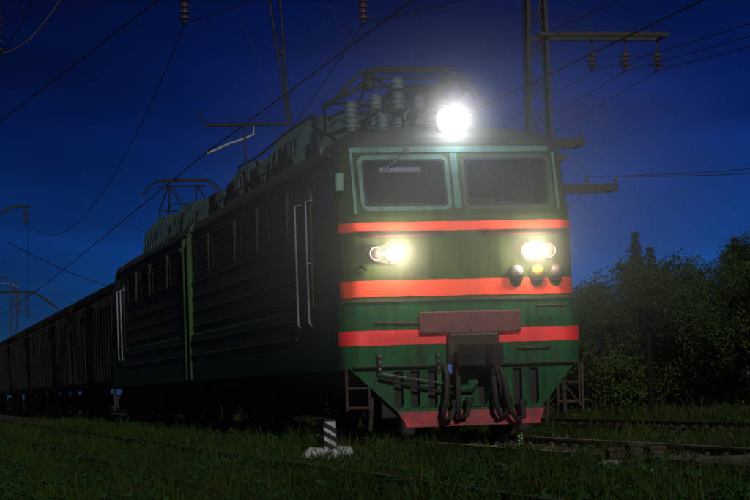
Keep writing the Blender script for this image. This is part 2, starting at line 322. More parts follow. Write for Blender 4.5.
def loco_section(root, raised):
    rings = [outline(k[0], side=0.05) for k in KEY]; n = len(rings[0])
    low = MB(); up = MB(); rf = MB()
    for i in range(len(KEY)-1):
        z0 = KEY[i][0]; z1 = KEY[i+1][0]
        tgt = low if z1 <= 1.81 else (rf if z0 >= 3.795 else up)
        vs = rings[i] + rings[i+1]; fs = []
        for k in range(n-1):
            if abs(z0-WZ0) < 1e-6 and k in (9,11): continue     # openings of the windscreen
            fs.append((k,k+1,n+k+1,n+k))
        tgt.add(vs, fs, True)
        tgt.add([rings[i][n-1],rings[i][0],rings[i+1][0],rings[i+1][n-1]], [(0,1,2,3)])
    rf.add(rings[-1], [tuple(range(n))], True)
    low.add(rings[0], [tuple(range(n))[::-1]])
    body = up.obj('body','green',root); low.obj('lower_body','green_low',root); rf.obj('roof','roof',root)
    for o in (body,):
        pass
    # end frames at the coupling end, brighter green
    for sx in (-1,1):
        ef = MB(); ef.bbox((sx*1.60-0.05, LEN-0.16, 0.96),(sx*1.60+0.05, LEN+0.02, 3.72),0.015); ef.obj('end_frame','green_strip',root)
    gw = MB()
    for k in range(5): gw.bbox((-0.62,LEN+0.03+k*0.07,1.0),(0.62,LEN+0.08+k*0.07,3.2),0.02)
    gw.obj('gangway_bellows','rubber',root)
    # orange stripes wrapping the corners
    def stripe(z0,z1,m,x0=None,x1=None,off=0.006):
        s = MB(); N = 4; cols = []; ph = z0*37
        for q in range(N+1):
            z = z0+(z1-z0)*q/N
            xi = [-1.27+2.54*k/60 for k in range(61)]
            jit = lambda x: (0.002*math.sin(x*9+ph+q)+0.0015*math.sin(x*23+ph*2)+0.0012*math.sin(x*51+q)) if q in (0,N) else 0.0
            cols.append([(p[0],p[1],p[2]+jit(p[0])) for p in outline(z, off, True, xi)])
        if x0 is not None: cols = [[p for p in c if x0-1e-3 <= p[0] <= x1+1e-3] for c in cols]
        nn = len(cols[0]); ins = [[Vector(p)+Vector((0,0.005,0)) for p in c] for c in cols]
        vs = [p for c in cols for p in c]; fs = [(q*nn+k,q*nn+k+1,(q+1)*nn+k+1,(q+1)*nn+k) for q in range(N) for k in range(nn-1)]
        s.add(vs, fs, True)
        for a in (0,N):
            e = cols[a]; e2 = ins[a]; s.add(list(e)+list(e2), [(k,k+1,nn+k+1,nn+k) for k in range(nn-1)])
        return s.obj('stripe', m, root)
    stripe(2.725,2.845,'red'); stripe(1.872,2.085,'red')
    stripe(1.245,1.435,'red_low',-1.7,-0.21); stripe(1.245,1.435,'red_low',0.42,1.7)
    sm_ = MB(); sm_.poly([(-.012,prof(2.9)[1]-.004,2.96),(.012,prof(2.9)[1]-.004,2.96),(.012,prof(2.1)[1]-.004,2.09),(-.012,prof(2.1)[1]-.004,2.09)],(0,.02,0)); sm_.obj('weld_seam','green',root)
    # a dark ledge under the middle stripe
    lg = MB(); a = outline(1.845,0.012,True); b = outline(1.80,0.02,True); nn = len(a); lg.add(a+b,[(k,k+1,nn+k+1,nn+k) for k in range(nn-1)],True); lg.obj('ledge','dark',root)
    # windscreen: turquoise surround, rubber gasket, glass
    def face(x, z, off=0.0):
        w,f,r = prof(z); return Vector((x, f-off, z))
    def frame_ring(mb, x0,x1,z0,z1,t,off0,off1,rad=0.0):
        out = [(x0-t,z0-t),(x1+t,z0-t),(x1+t,z1+t),(x0-t,z1+t)]; inn = [(x0,z0),(x1,z0),(x1,z1),(x0,z1)]
        if rad:
            def rnd(q, r):
                res = []
                (ax,az),(bx,bz) = q[0],q[2]
                for cx,cz,s in ((ax+r,az+r,180),(bx-r,az+r,270),(bx-r,bz-r,0),(ax+r,bz-r,90)):
                    for k in range(5): a = R(s+k*22.5); res.append((cx+r*math.cos(a), cz+r*math.sin(a)))
                return res
            out = rnd(out, rad+t); inn = rnd(inn, rad)
        n = len(out)
        vs = [face(x,z,off1) for x,z in out]+[face(x,z,off1) for x,z in inn]+[face(x,z,off0) for x,z in out]+[face(x,z,off0) for x,z in inn]
        fs = []
        for k in range(n):
            j = (k+1)%n
            fs += [(k,j,n+j,n+k),(2*n+k,2*n+j,j,k),(n+k,n+j,3*n+j,3*n+k)]
        mb.add(vs,fs)
    for (x0,x1) in ((-1.285,-0.115),(0.115,1.285)):
        x0 *= 0.985; x1 *= 0.985
        fr = MB(); frame_ring(fr, x0+.02,x1-.02,WZ0+.02,WZ1-.02,0.055,-0.06,0.022,0.05); fo = fr.obj('window_frame','teal' if x0 < 0 else 'frame_veiled',root)
        gk = MB(); frame_ring(gk, x0+.045,x1-.045,WZ0+.045,WZ1-.045,0.022,-0.05,0.026,0.06)
        gk.obj('gasket','rubber',fo)
        gl = MB(); gl.add([face(x0-.01,WZ0-.01,-0.02),face(x1+.01,WZ0-.01,-0.02),face(x1+.01,WZ1+.01,-0.02),face(x0-.01,WZ1+.01,-0.02)],[(0,1,2,3)])
        gl.obj('glass','pane',fo)
        # wiper
        wp = MB(); xc = (x0+x1)/2
        wp.tube([face(xc+0.05,3.79,0.04),face(xc-0.18,3.60,0.05)],0.012,6); wp.tube([face(xc-0.10,3.67,0.035),face(xc-0.28,3.53,0.035)],0.009,6)
        wp.bbox((xc+0.02,prof(3.78)[1]-0.07,3.76),(xc+0.10,prof(3.78)[1]-0.01,3.83),0.01)
        if x0 < 0: wp.obj('wiper','dull_steel',root)
    # surround strips in turquoise above and between the windows
    su = MB()
    def strip(x0,x1,z0,z1,off): su.poly([face(x0,z0,off),face(x1,z0,off),face(x1,z1,off),face(x0,z1,off)],(0,0.03,0))
    strip(-1.40,1.30,3.775,3.845,0.010); strip(-0.045,0.045,3.02,3.76,0.012); strip(-1.395,-1.355,2.96,3.77,0.014); strip(1.345,1.375,2.99,3.77,0.014)
    su.obj('window_surround','teal',root)
    # cab interior behind the glass
    ci = MB(); ci.box((-1.5,1.75,1.9),(1.5,1.8,4.0)); ci.box((-1.5,0.12,2.3),(1.5,1.75,2.33)); ci.obj('cab_wall','cab',root)
    ds = MB(); ds.bbox((-1.35,0.28,2.34),(1.35,0.75,3.02),0.04); ds.bbox((-1.0,0.40,3.02),(-0.35,0.7,3.12),0.03); ds.obj('dashboard','cab',root)
    for sx,y in ((-0.72,1.2),(0.72,1.2)):
        st = MB(); st.bbox((sx-.24,y,2.33),(sx+.24,y+.45,2.8),.05); st.bbox((sx-.23,y+.38,2.75),(sx+.23,y+.5,3.35),.05); st.obj('cab_seat','seat',root)
    vi = MB(); vi.bbox((-0.98,0.36,3.52),(-0.42,0.385,3.59),0.01); vi.obj('sun_visor','visor',root)
    pp = MB(); pp.bbox((0.48,0.30,3.06),(0.86,0.5,3.12),0.015); pp.bbox((0.66,0.36,3.12),(0.69,0.39,3.2),0.008); pp.obj('dashboard_tray','teal',root)
    # lower dark window strip reading as dashboard edge on the left pane
    db = MB(); db.bbox((-1.0,0.24,3.06),(-0.42,0.27,3.10),0.01); db.obj('dashboard_edge','visor',root)
    # roof headlight
    hl = MB(); o = (0.02,0.50,4.20)
    hl.lathe([(0.0,0.42),(0.10,0.40),(0.16,0.30),(0.185,0.12),(0.19,0.0),(0.205,-0.02),(0.205,-0.06),(0.17,-0.07),(0.165,-0.03)],o,(0,1,0),24)
    hl.bbox((-0.13,0.55,4.0),(0.17,0.95,4.12),0.02)
    ho = hl.obj('headlight','roof',root)
    ln = MB(); ln.lathe([(0.165,-0.035),(0.12,-0.055),(0.06,-0.065),(0.0,-0.068)],o,(0,1,0),24); ln.obj('headlight_lens','lamp_top',ho)
    # buffer lamps: a teardrop housing with a lit inner lamp and a dull outer one
    for sx in (-1,1):
        yf = prof(2.43)[1]; xi, xo = sx*0.93, sx*1.17
        if sx < 0: xi, xo = -0.92, -1.15
        hs = MB(); pts = []
        for k in range(9): a = R(-90+k*22.5); pts.append((0.145*math.cos(a),0.145*math.sin(a)))
        poly = [(xi - sx*p[0], 2.43+p[1]) for p in pts]
        pts2 = [(xo + sx*0.115*math.cos(R(90+0-k*22.5)), 2.43+0.115*math.sin(R(90-k*22.5))) for k in range(9)]
        poly = poly + pts2
        if sx > 0: poly = poly
        a = [Vector((x,yf+0.02,z)) for x,z in poly]; b = [Vector((x+(xi-x)*0.06,yf-0.075,2.43+(z-2.43)*0.92)) for x,z in poly]; N = len(poly)
        hs.add(a+b,[(k,(k+1)%N,N+(k+1)%N,N+k) for k in range(N)]+[tuple(range(N,2*N))],False)
        hso = hs.obj('lamp_housing','green',root)
        rm = MB(); rm.lathe([(0.125,0.0),(0.130,0.03),(0.115,0.06),(0.092,0.06),(0.088,0.02)],(xi,yf-0.07,2.43),(0,-1,0),20); rm.obj('lamp_rim','steel',hso)
        l1 = MB(); l1.lathe([(0.092,0.03),(0.07,0.06),(0.035,0.078),(0.0,0.082)],(xi,yf-0.07,2.43),(0,-1,0),20); l1.obj('lamp_lens','lamp',hso)
        l2 = MB(); l2.lathe([(0.09,0.0),(0.10,0.035),(0.09,0.06),(0.078,0.05)],(xo,yf-0.07,2.43),(0,-1,0),18); l2.obj('lamp_rim','steel',hso)
        l3 = MB(); l3.lathe([(0.08,0.035),(0.05,0.06),(0.0,0.07)],(xo,yf-0.07,2.43),(0,-1,0),18); l3.obj('marker_lens','lens_red',hso)
    # three signal lamps on scalloped mounts at the right
    for x,m in ((0.735,'lens_white'),(1.02,'lens_yellow'),(1.27,'lens_red')):
        zc = 2.165; yf = prof(zc)[1]
        so = MB(); so.lathe([(0.115,0.0),(0.115,0.03),(0.10,0.05),(0.095,0.10),(0.08,0.10)],(x,yf+0.005,zc-0.03),(0,-1,0),18); so.lathe([(0.09,0.012),(0.0,0.012)],(x,yf,zc-0.11),(0,-1,0),14); sm = so.obj('signal_lamp','green',root)
        le = MB(); le.lathe([(0.085,0.09),(0.07,0.13),(0.04,0.152),(0.0,0.16)],(x,yf+0.005,zc),(0,-1,0),18); le.obj('lens',m,sm)
    # grab rails across the face
    def grab(x0,x1,z,m='green',r=0.014,off=0.06):
        y = prof(z)[1]; h = MB(); h.tube([(x0,y+.01,z),(x0,y-off,z),(x1,y-off,z),(x1,y+.01,z)],r,8); h.obj('grab_rail',m,root)
    grab(-1.33,-0.32,2.665,'plate',0.018); grab(0.36,1.36,2.665,'plate',0.018)
    grab(-1.2,-0.72,1.53,'rust',0.015); grab(0.98,1.40,1.53+0.18,'rust',0.015); grab(0.72,1.14,1.16,'rust',0.018); grab(-0.9,-0.55,1.52,'rust',0.02)
    for x in (-1.32,): 
        hk = MB(); y = prof(2.25)[1]; hk.tube([(x,y,2.28),(x-.01,y-.05,2.27),(x+.05,y-.06,2.22)],0.02,6); hk.obj('hook','dark',root)
    # plate above the coupler
    pl = MB(); pl.bbox((-0.62,-0.17,1.375),(0.74,-0.12,1.66),0.012); po = pl.obj('buffer_plate','plate',root)
    bo = MB(); bo.lathe([(0.0,0.014),(0.012,0.012),(0.016,0.0)],(0,0,0),(0,-1,0),7); bme = bo.mesh('bolt'); bme.materials.append(M['rust'])
    for x in (-.58,-.3,.06,.42,.70):
        for z in (1.41,1.625): inst(bme,'bolt',po,(x,-.171,z))
    br = MB(); br.box((-0.5,-0.125,1.45),(-0.42,-0.02,1.6)); br.box((0.5,-0.125,1.45),(0.58,-0.02,1.6)); br.obj('bracket','rust',po)
    # automatic coupler
    cp = MB(); cp.bbox((-0.25,-0.30,0.86),(0.40,-0.03,1.37),0.03); cp.obj('coupler_box','rust',root)
    ch = MB()
    ch.bbox((-0.13,-0.62,0.92),(0.17,-0.28,1.22),0.04)
    ch.poly([(-0.27,-0.70,0.94),(-0.10,-0.92,0.94),(-0.02,-0.90,0.94),(-0.06,-0.70,0.94),(0.10,-0.68,0.94),(0.16,-0.86,0.94),(0.30,-0.84,0.94),(0.30,-0.58,0.94),(0.17,-0.50,0.94),(-0.13,-0.50,0.94)],(0,0,0.27))
    ch.obj('coupler','dark',root)
    # brake hoses and their cocks
    for hx,top,dx in ((-0.30,0.92,-0.08),(-0.17,0.95,-0.02),(0.28,0.95,0.05),(0.42,0.9,0.10)):
        h = MB(); h.tube([(hx,-0.12,top),(hx,-0.24,top-.02),(hx+dx*.2,-0.33,top-.14),(hx+dx*.5,-0.36,top-.36),(hx+dx,-0.33,top-.56),(hx+dx*1.4+.04,-0.28,top-.665),(hx+dx*1.4+.14,-0.27,top-.64),(hx+dx+.17,-0.27,top-.5)],0.036,8)
        h.lathe([(0.05,0),(0.06,0.03),(0.05,0.09)],(hx+dx+.17,-0.27,top-.5),(0,0,1),10); h.obj('brake_hose','rubber',root)
    bc = MB(); bc.bbox((-0.30,-0.30,0.84),(-0.22,-0.20,0.97),0.02); bc.obj('cock','blue',root)
    for x in (-1.16,-0.37):
        k = MB(); k.tube([(x,-0.07,0.86),(x,-0.10,1.12)],0.028,8)
        for q in range(3): k.lathe([(0.0,0.03),(0.025,0.02),(0.03,0)],(x,-0.125,0.92+q*0.085),(0,-1,0),8)
        k.obj('cock','dull_steel',root)
    pc = MB(); pc.tube([(-1.13,-0.13,0.87),(-0.75,-0.17,0.80),(-0.38,-0.17,0.74),(-0.2,-0.15,0.68)],0.012,6); pc.obj('brake_pipe','dull_steel',root); pc = MB(); pc.tube([(-1.18,-0.12,0.82),(-0.8,-0.15,0.72),(-0.3,-0.15,0.60),(0.05,-0.2,0.62),(0.1,-0.25,0.7)],0.02,6); pc.obj('brake_pipe','dark',root)
    # pilot with slots
    pi = MB()
    def pw(z): return (-1.50+ (0.92-z)*1.05, 1.48-(0.92-z)*0.85)
    def py(x): return 0.02 + abs(x)*0.06
    xs_ = [-1.2]
    slots = [(-0.90),(-0.68),(-0.45),(-0.22),(0.22),(0.45),(0.70),(0.93)]
    zt, zb = 0.90, 0.42
    # bands above and below the slots and the webs between them
    def quadp(pts, m=pi): m.poly([(x,py(x)-0.10,z) for x,z in pts],(0,0.03,0))
    quadp([(pw(.955)[0],.955),(pw(.955)[1],.955),(pw(.90)[1],.90),(pw(.90)[0],.90)][::-1])
    quadp([(pw(.42)[0],.42),(pw(.42)[1],.42),(pw(.36)[1],.36),(pw(.36)[0],.36)][::-1])
    edges = []
    for x in slots: edges += [x-.062,x+.062]
    segs = list(zip(edges[1::2], edges[2::2]))
    for a,b in segs: quadp([(a,.90),(a,.42),(b,.42),(b,.90)])
    quadp([(pw(.90)[0],.90),(pw(.42)[0],.42),(edges[0],.42),(edges[0],.90)]); quadp([(edges[-1],.90),(edges[-1],.42),(pw(.42)[1],.42),(pw(.90)[1],.90)])
    for x in slots:
        for q in (-1,1): quadp([(x+q*.062,.42),(x+q*.062,.475),(x+q*.045,.435),(x+q*.012,.42)][::q])
    pio = pi.obj('pilot','green_low',root)
    bk = MB(); bk.box((-1.1,0.12,0.3),(1.1,0.14,0.95)); bk.obj('pilot_back','dark',pio)
    rs = MB(); rs.poly([(-0.92,py(.9)-0.108,0.37),(-0.80,py(.8)-0.108,0.17),(0.98,py(.9)-0.108,0.17),(1.06,py(.9)-0.108,0.37)],(0,0.035,0)); rs.obj('pilot_strip','red_worn',pio)
    tp = MB(); tp.bbox((-1.5,-0.12,0.945),(1.5,-0.04,0.975),0.01); tp.obj('buffer_beam_edge','dark',root)
    # guard brackets and rail guards
    for sx in (-1,1):
        b = MB(); b.bbox((sx*0.78-.09,-0.02,0.06),(sx*0.78+.09,0.10,0.36),0.03); b.obj('rail_guard','dark',root)
        s = MB(); x = sx*1.42
        s.bbox((x-.16,0.02,0.42),(x+.16,0.32,0.46),0.01); s.tube([(x-sx*-.15,0.05,0.95),(x-sx*-.15,0.05,0.40)],0.02,6); s.tube([(x-sx*.15,0.05,0.95),(x-sx*.15,0.05,0.40)],0.02,6)
        s.bbox((x-.16,0.02,0.68),(x+.16,0.24,0.71),0.01); s.obj('step','rust',root)
    po_ = MB(); po_.bbox((1.575,-0.02,0.30),(1.615,0.05,0.95),0.008); po_.tube([(1.59,0.02,0.36),(1.15,0.02,0.93)],0.014,6); po_.obj('step_post','rust',root)
    # side of the body: ribs, louvres, door, handrails
    for sx in (-1,1):
        w = 1.565
        for z in (1.42,1.68):
            rb = MB(); rb.tube([(sx*1.622,3.3,z),(sx*1.622,LEN-.2,z)],0.022,6); rb.obj('body_rib','green',root)
        for z in (1.98,2.26,2.54,2.82):
            rb = MB(); rb.tube([(sx*w,3.3,z),(sx*w,LEN-.2,z)],0.022,6); rb.obj('body_rib','green',root)
        for y0,y1,z0,z1 in ((4.2,5.8,2.95,3.55),(7.0,8.6,2.95,3.55),(9.4,11.9,2.95,3.55),(12.6,14.2,2.95,3.55)):
            lv = MB()
            k = z0
            while k < z1:
                lv.bbox((sx*1.545-.03,y0,k),(sx*1.545+.045,y1,k+.035),0.008); k += 0.075
            lvo = lv.obj('louvre','dark',root)
            lf = MB()
            for a,b,c_,d_ in ((y0-.05,y1+.05,z1,z1+.05),(y0-.05,y1+.05,z0-.05,z0),(y0-.05,y0,z0,z1),(y1,y1+.05,z0,z1)): lf.bbox((sx*1.55-.03,a,c_),(sx*1.55+.05,b,d_),.006)
            lf.obj('louvre_frame','dark',lvo)
        dr = MB(); dr.bbox((sx*1.565-.02,2.2,1.85),(sx*1.565+.012,2.85,3.45),0.01); do = dr.obj('cab_door','green',root)
        dh = MB(); dh.tube([(sx*1.58,2.3,2.45),(sx*1.63,2.3,2.45),(sx*1.63,2.42,2.45)],0.012,6); dh.obj('door_handle','steel',do)
        dw = MB(); dw.bbox((sx*1.565-.02,2.28,2.75),(sx*1.565+.02,2.77,3.35),0.02); dw.obj('door_window','pane',do)
        for y in (2.1,2.95):
            h = MB(); X = sx*1.66
            h.tube([(sx*1.56,y,3.32),(X,y,3.30),(X,y,1.62),(sx*1.60,y,1.55)],0.015,8); h.obj('handrail','galv',root)
        sw = MB(); sw.bbox((sx*1.55-.02,0.75,2.98),(sx*1.55+.02,1.65,3.62),0.03); so = sw.obj('cab_side_window','rubber',root)
        swg = MB(); swg.box((sx*1.553-.021,0.82,3.04),(sx*1.553+.021,1.58,3.56)); swg.obj('glass','pane',so)
        if sx < 0:
            mi = MB(); mi.bbox((-1.60,0.20,3.27),(-1.49,0.235,3.51),0.012); mi.tube([(-1.52,0.22,3.45),(-1.46,0.36,3.45)],.012,6); mi.obj('side_mirror','teal',root)
        gt = MB(); gt.tube([(sx*1.53,0.9,3.80),(sx*1.53,LEN,3.80)],0.03,6); gt.obj('rain_gutter','roof_teal',root)
    # underframe and bogies
    uf = MB(); uf.bbox((-1.25,0.6,0.75),(1.25,LEN-.1,0.95),0.02); uf.obj('underframe','dark',root)
    for y0,y1,z0 in ((6.0,7.4,0.30),(7.6,9.0,0.42)):
        for sx in (-1,1):
            b = MB(); b.bbox((sx*1.1-.35,y0,z0),(sx*1.1+.35,y1,0.80),0.03)
            for k in range(3): b.bbox((sx*1.45-.01 if sx>0 else -1.47,y0+.1+k*.45,z0+.06),(1.47 if sx>0 else -1.44,y0+.45+k*.45,0.74),0.01)
            b.obj('equipment_box','rust',root)
    for by in (2.6,11.2):
        bg_ = pivot('bogie', root)
        for wy in (by-1.45,by+1.45):
            for sx in (-1,1):
                wmb = MB(); wmb.lathe([(0.0,0.0),(0.18,0.01),(0.20,0.05),(0.48,0.05),(0.52,0.0),(0.625,0.0),(0.625,0.10),(0.66,0.135),(0.66,0.15),(0.0,0.15)],(sx*0.86,wy,0.625),(-sx,0,0),28); wmb.obj('wheel','rust',bg_)
            ax = MB(); ax.tube([(-0.8,wy,0.625),(0.8,wy,0.625)],0.09,10); ax.obj('axle','dark',bg_)
        for sx in (-1,1):
            f = MB(); X = sx*1.08
            f.poly([(X-.07,by-2.2,0.62),(X-.07,by-2.2,0.80),(X-.07,by-1.9,0.90),(X-.07,by-.7,0.88),(X-.07,by-.45,0.72),(X-.07,by+.45,0.72),(X-.07,by+.7,0.88),(X-.07,by+1.9,0.90),(X-.07,by+2.2,0.80),(X-.07,by+2.2,0.62),(X-.07,by+.6,0.60),(X-.07,by+.4,0.45),(X-.07,by-.4,0.45),(X-.07,by-.6,0.60)],(0.14,0,0)); f.obj('side_frame','rust',bg_)
            for wy in (by-1.45,by+1.45):
                a = MB(); a.bbox((X-.06+sx*.1,wy-.19,0.44),(X+.06+sx*.1,wy+.19,0.80),0.05); a.lathe([(0.15,0.0),(0.15,0.05),(0.10,0.08),(0.0,0.085)],(X+sx*.16,wy,0.625),(sx,0,0),16); a.obj('axle_box','rust',bg_)
                for dy in (-.36,.36):
                    c = MB(); c.tube([(X+sx*.1+.07*math.cos(q*.8),wy+dy+.07*math.sin(q*.8),0.38+q*.0095) for q in range(44)],0.018,5); c.obj('coil_spring','dark',bg_)
                ls = MB()
                for q in range(5): ls.bbox((X+sx*.1-.045,wy-.55+q*.08,0.30+q*.022),(X+sx*.1+.045,wy+.55-q*.08,0.318+q*.022),0.004)
                ls.obj('leaf_spring','rust',bg_)
            sp_ = MB(); sp_.tube([(X+sx*.12,by-2.15,0.7),(X+sx*.12,by-2.35,0.55),(X+sx*.12,by-2.2,0.14)],0.03,6); sp_.obj('brake_rod','rust',bg_); sp_ = MB(); sp_.tube([(X+sx*.12,by-0.9,0.8),(X+sx*.12,by,0.34),(X+sx*.12,by+.9,0.8)],0.03,6); sp_.obj('brake_rod','rust',bg_)
            sb = MB(); sb.lathe([(0.05,-.10),(0.075,-.09),(0.075,.13),(0.05,.14)],(sx*0.80,by-2.45,0.20),(0,0.25,1),8); sb.obj('sand_pipe','dark',bg_)
    # roof: hatches, insulators, busbar, pantograph
    for y0,y1,h in ((4.9,7.5,0.80),(7.8,10.0,0.58),(10.4,12.3,0.72),(12.8,14.6,0.52)):
        m = MB(); rid = [(-1.30,-.08),(-1.22,h*.60),(-1.02,h*.9),(-0.75,h),(0.75,h),(1.02,h*.9),(1.22,h*.6),(1.30,-.08)]
        m.poly([(x,y0+(.15 if z>.01 else 0),4.03+z) for x,z in rid],(0,y1-y0-.1,0)); ho = m.obj('roof_hatch','roof_teal',root)
        rbm = MB(); k = y0+.3
        while k < y1-.2:
            rbm.tube([(x*1.012,k,4.03+z*1.02) for x,z in rid],0.022,6); k += 0.5
        rbm.obj('hatch_rib','roof_teal',ho)
        lm = MB(); lm.bbox((-1.31,y0+.5,4.12),(-1.15,y0+1.3,4.42),.02); lm.obj('hatch_grille','dark',ho)
    for x,y,zb,nd,r in ((-0.93,2.3,4.28,5,0.105),(-0.60,2.2,4.30,6,0.10),(-0.27,2.25,4.32,9,0.105),(0.04,2.3,4.36,5,0.095),(-1.05,4.4,4.15,5,.1),(-0.95,7.65,4.1,6,.1),(-0.95,10.2,4.1,6,.1),(-0.95,12.55,4.1,6,.1),(0.7,4.4,4.15,5,.1)):
        i_ = MB(); i_.lathe(insul_prof(nd,r,0.072),(x,y,zb),(0,0,1),18); i_.obj('roof_insulator','porcelain',root)
    bb = MB(); bb.tube([(-0.6,2.2,4.66),(-0.75,3.2,4.72),(-1.0,4.4,4.66),(-0.95,5.2,4.86),(-0.95,7.65,4.86),(-0.95,10.2,4.78),(-0.95,12.55,4.82),(-0.6,14.6,4.7)],0.022,8); bb.tube([(-0.93,2.3,4.68),(-0.6,2.2,4.66),(-0.27,2.25,4.92),(0.0,2.5,4.95)],0.02,6); bb.tube([(-0.93,2.3,4.70),(-1.2,2.9,4.72),(-1.1,3.4,4.4)],0.02,6); bb.obj('busbar','dark',root)
    # blocky main switch and reservoirs on the roof
    ms = MB(); ms.bbox((-1.15,3.7,4.05),(-0.55,4.1,4.62),.04); ms.obj('circuit_breaker','roof_teal',root)
    rv = MB(); rv.lathe([(0,0),(.13,.03),(.17,.12),(.17,1.2),(.13,1.3),(0,1.33)],(-0.95,12.25,4.32),(0,1,0),14); rv.obj('air_reservoir','roof_teal',root)
    wh = MB(); wh.lathe([(0.0,0),(.03,.0),(.035,.25),(.05,.35),(.09,.45)],(-0.5,0.95,4.27),(0,-1,0),12); wh.bbox((-.53,0.8,4.15),(-.47,.9,4.27),.01); wh.obj('horn','roof',root)
    hr = MB(); 
    for k in range(5): hr.tube([(-1.3,4.9+k*2.2,4.02),(-1.3,4.9+k*2.2,4.22)],.014,6)
    hr.tube([(-1.3,4.9,4.22),(-1.3,13.7,4.22)],.016,6); hr.obj('roof_rail','roof_teal',root)
    an = MB(); an.tube([(-1.2,10.2,4.1),(-1.2,10.2,5.35)],0.018,6); an.obj('aerial','mast',root)
    pg = pivot('pantograph', root)
    py0 = 2.75
    zh = 6.02 if raised else 5.20
    for x in (-0.55,0.55):
        for y in (py0-.75,py0+.75):
            i_ = MB(); i_.lathe(insul_prof(4,.10,.08),(x,y,4.16),(0,0,1),16); i_.obj('support_insulator','porcelain',pg)
    bf_ = MB()
    for x in (-.55,.55): bf_.bbox((x-.035,py0-.95,4.50),(x+.035,py0+.95,4.57),.01)
    for y in (py0-.75,py0+.75): bf_.bbox((-.75,y-.035,4.505),(.75,y+.035,4.565),.01)
    bf_.obj('base_frame','dark',pg)
    ar = MB(); zb = 4.6
    if raised:
        for sx in (-.5,.5):
            for sy in (-1,1):
                ar.tube([(sx,py0+sy*.35,zb),(sx*.95,py0+sy*1.05,zb+.75)],.028,6); ar.tube([(sx*.95,py0+sy*1.05,zb+.75),(sx*.7,py0+sy*.12,zh-.12)],.02,6)
        for sy in (-1,1): ar.tube([(-.48,py0+sy*1.05,zb+.75),(.48,py0+sy*1.05,zb+.75)],.02,6); ar.tube([(-.5,py0+sy*.35,zb),(.33,py0+sy*.12,zh-.12)],.012,6)
    else:
        for sx in (-.5,.5):
            for sy in (-1,1):
                ar.tube([(sx,py0+sy*.2,zb),(sx*1.05,py0+sy*1.25,zb+.16)],.028,6); ar.tube([(sx*1.05,py0+sy*1.25,zb+.16),(sx*1.1,py0+sy*.14,zh-.10)],.02,6)
        for sy in (-1,1): ar.tube([(-.52,py0+sy*1.25,zb+.16),(.52,py0+sy*1.25,zb+.16)],.02,6)
        for sx in (-.58,.58): ar.bbox((sx-.06,py0-.16,zh-.28),(sx+.06,py0+.16,zh-.06),.02)
        ar.tube([(-.56,py0-.1,zh-.24),(.56,py0-.1,zh-.24)],.025,6); ar.bbox((-.5,py0-.3,4.62),(.55,py0+.5,4.80),.05); ar.bbox((-.28,py0-.3,4.8),(.5,py0+.3,zh-.25),.04)
        ar.tube([(-.62,py0-.12,zh-.06),(-.8,py0-.5,zh-.3),(-1.05,py0-.4,zh-.42),(-1.25,py0,zh-.5)],.03,6)
    ar.obj('arm','dark',pg)
    hd = MB()
    for dy in (-.17,.17):
        hd.tube([(-1.02,py0+dy,zh-.37),(-.80,py0+dy,zh-.12),(-.66,py0+dy,zh-.02),(-.55,py0+dy,zh),(.55,py0+dy,zh),(.66,py0+dy,zh-.02),(.80,py0+dy,zh-.12),(1.02,py0+dy,zh-.37)],.021,8)
    hd.bbox((-.6,py0-.2,zh-.02),(.6,py0-.14,zh+.03),.01); hd.bbox((-.6,py0+.14,zh-.02),(.6,py0+.2,zh+.03),.01)
    hd.tube([(-.6,py0-.17,zh-.13),(.6,py0-.17,zh-.13)],.022,6)
    hd.obj('collector_head','dark',pg)

loco = empty('electric_locomotive',(0,0,0),'green electric locomotive with lit headlights and three orange red stripes on its face','locomotive','coupled halves of the engine')
loco_section(loco, False)
rear = empty('electric_locomotive',(0,30.75,0),'rear half of the engine, dark green, its pantograph raised to the wire','locomotive','coupled halves of the engine',math.pi)
loco_section(rear, True)

# the three lit lamps
def lamp_light(loc, energy, col, r=0.07):
    l = bpy.data.lights.new('lamp_light','POINT'); l.energy = energy; l.shadow_soft_size = r; l.color = col
    o = bpy.data.objects.new('lamp_light', l); C.objects.link(o); o.location = loc; o.parent = loco
    return o
lamp_light((0.02,0.20,4.20), 46, (0.94,0.97,1.0))
lamp_light((-0.92,-0.30,2.43), 46, (1.0,0.84,0.55))
lamp_light((0.93,-0.30,2.43), 46, (1.0,0.84,0.55))

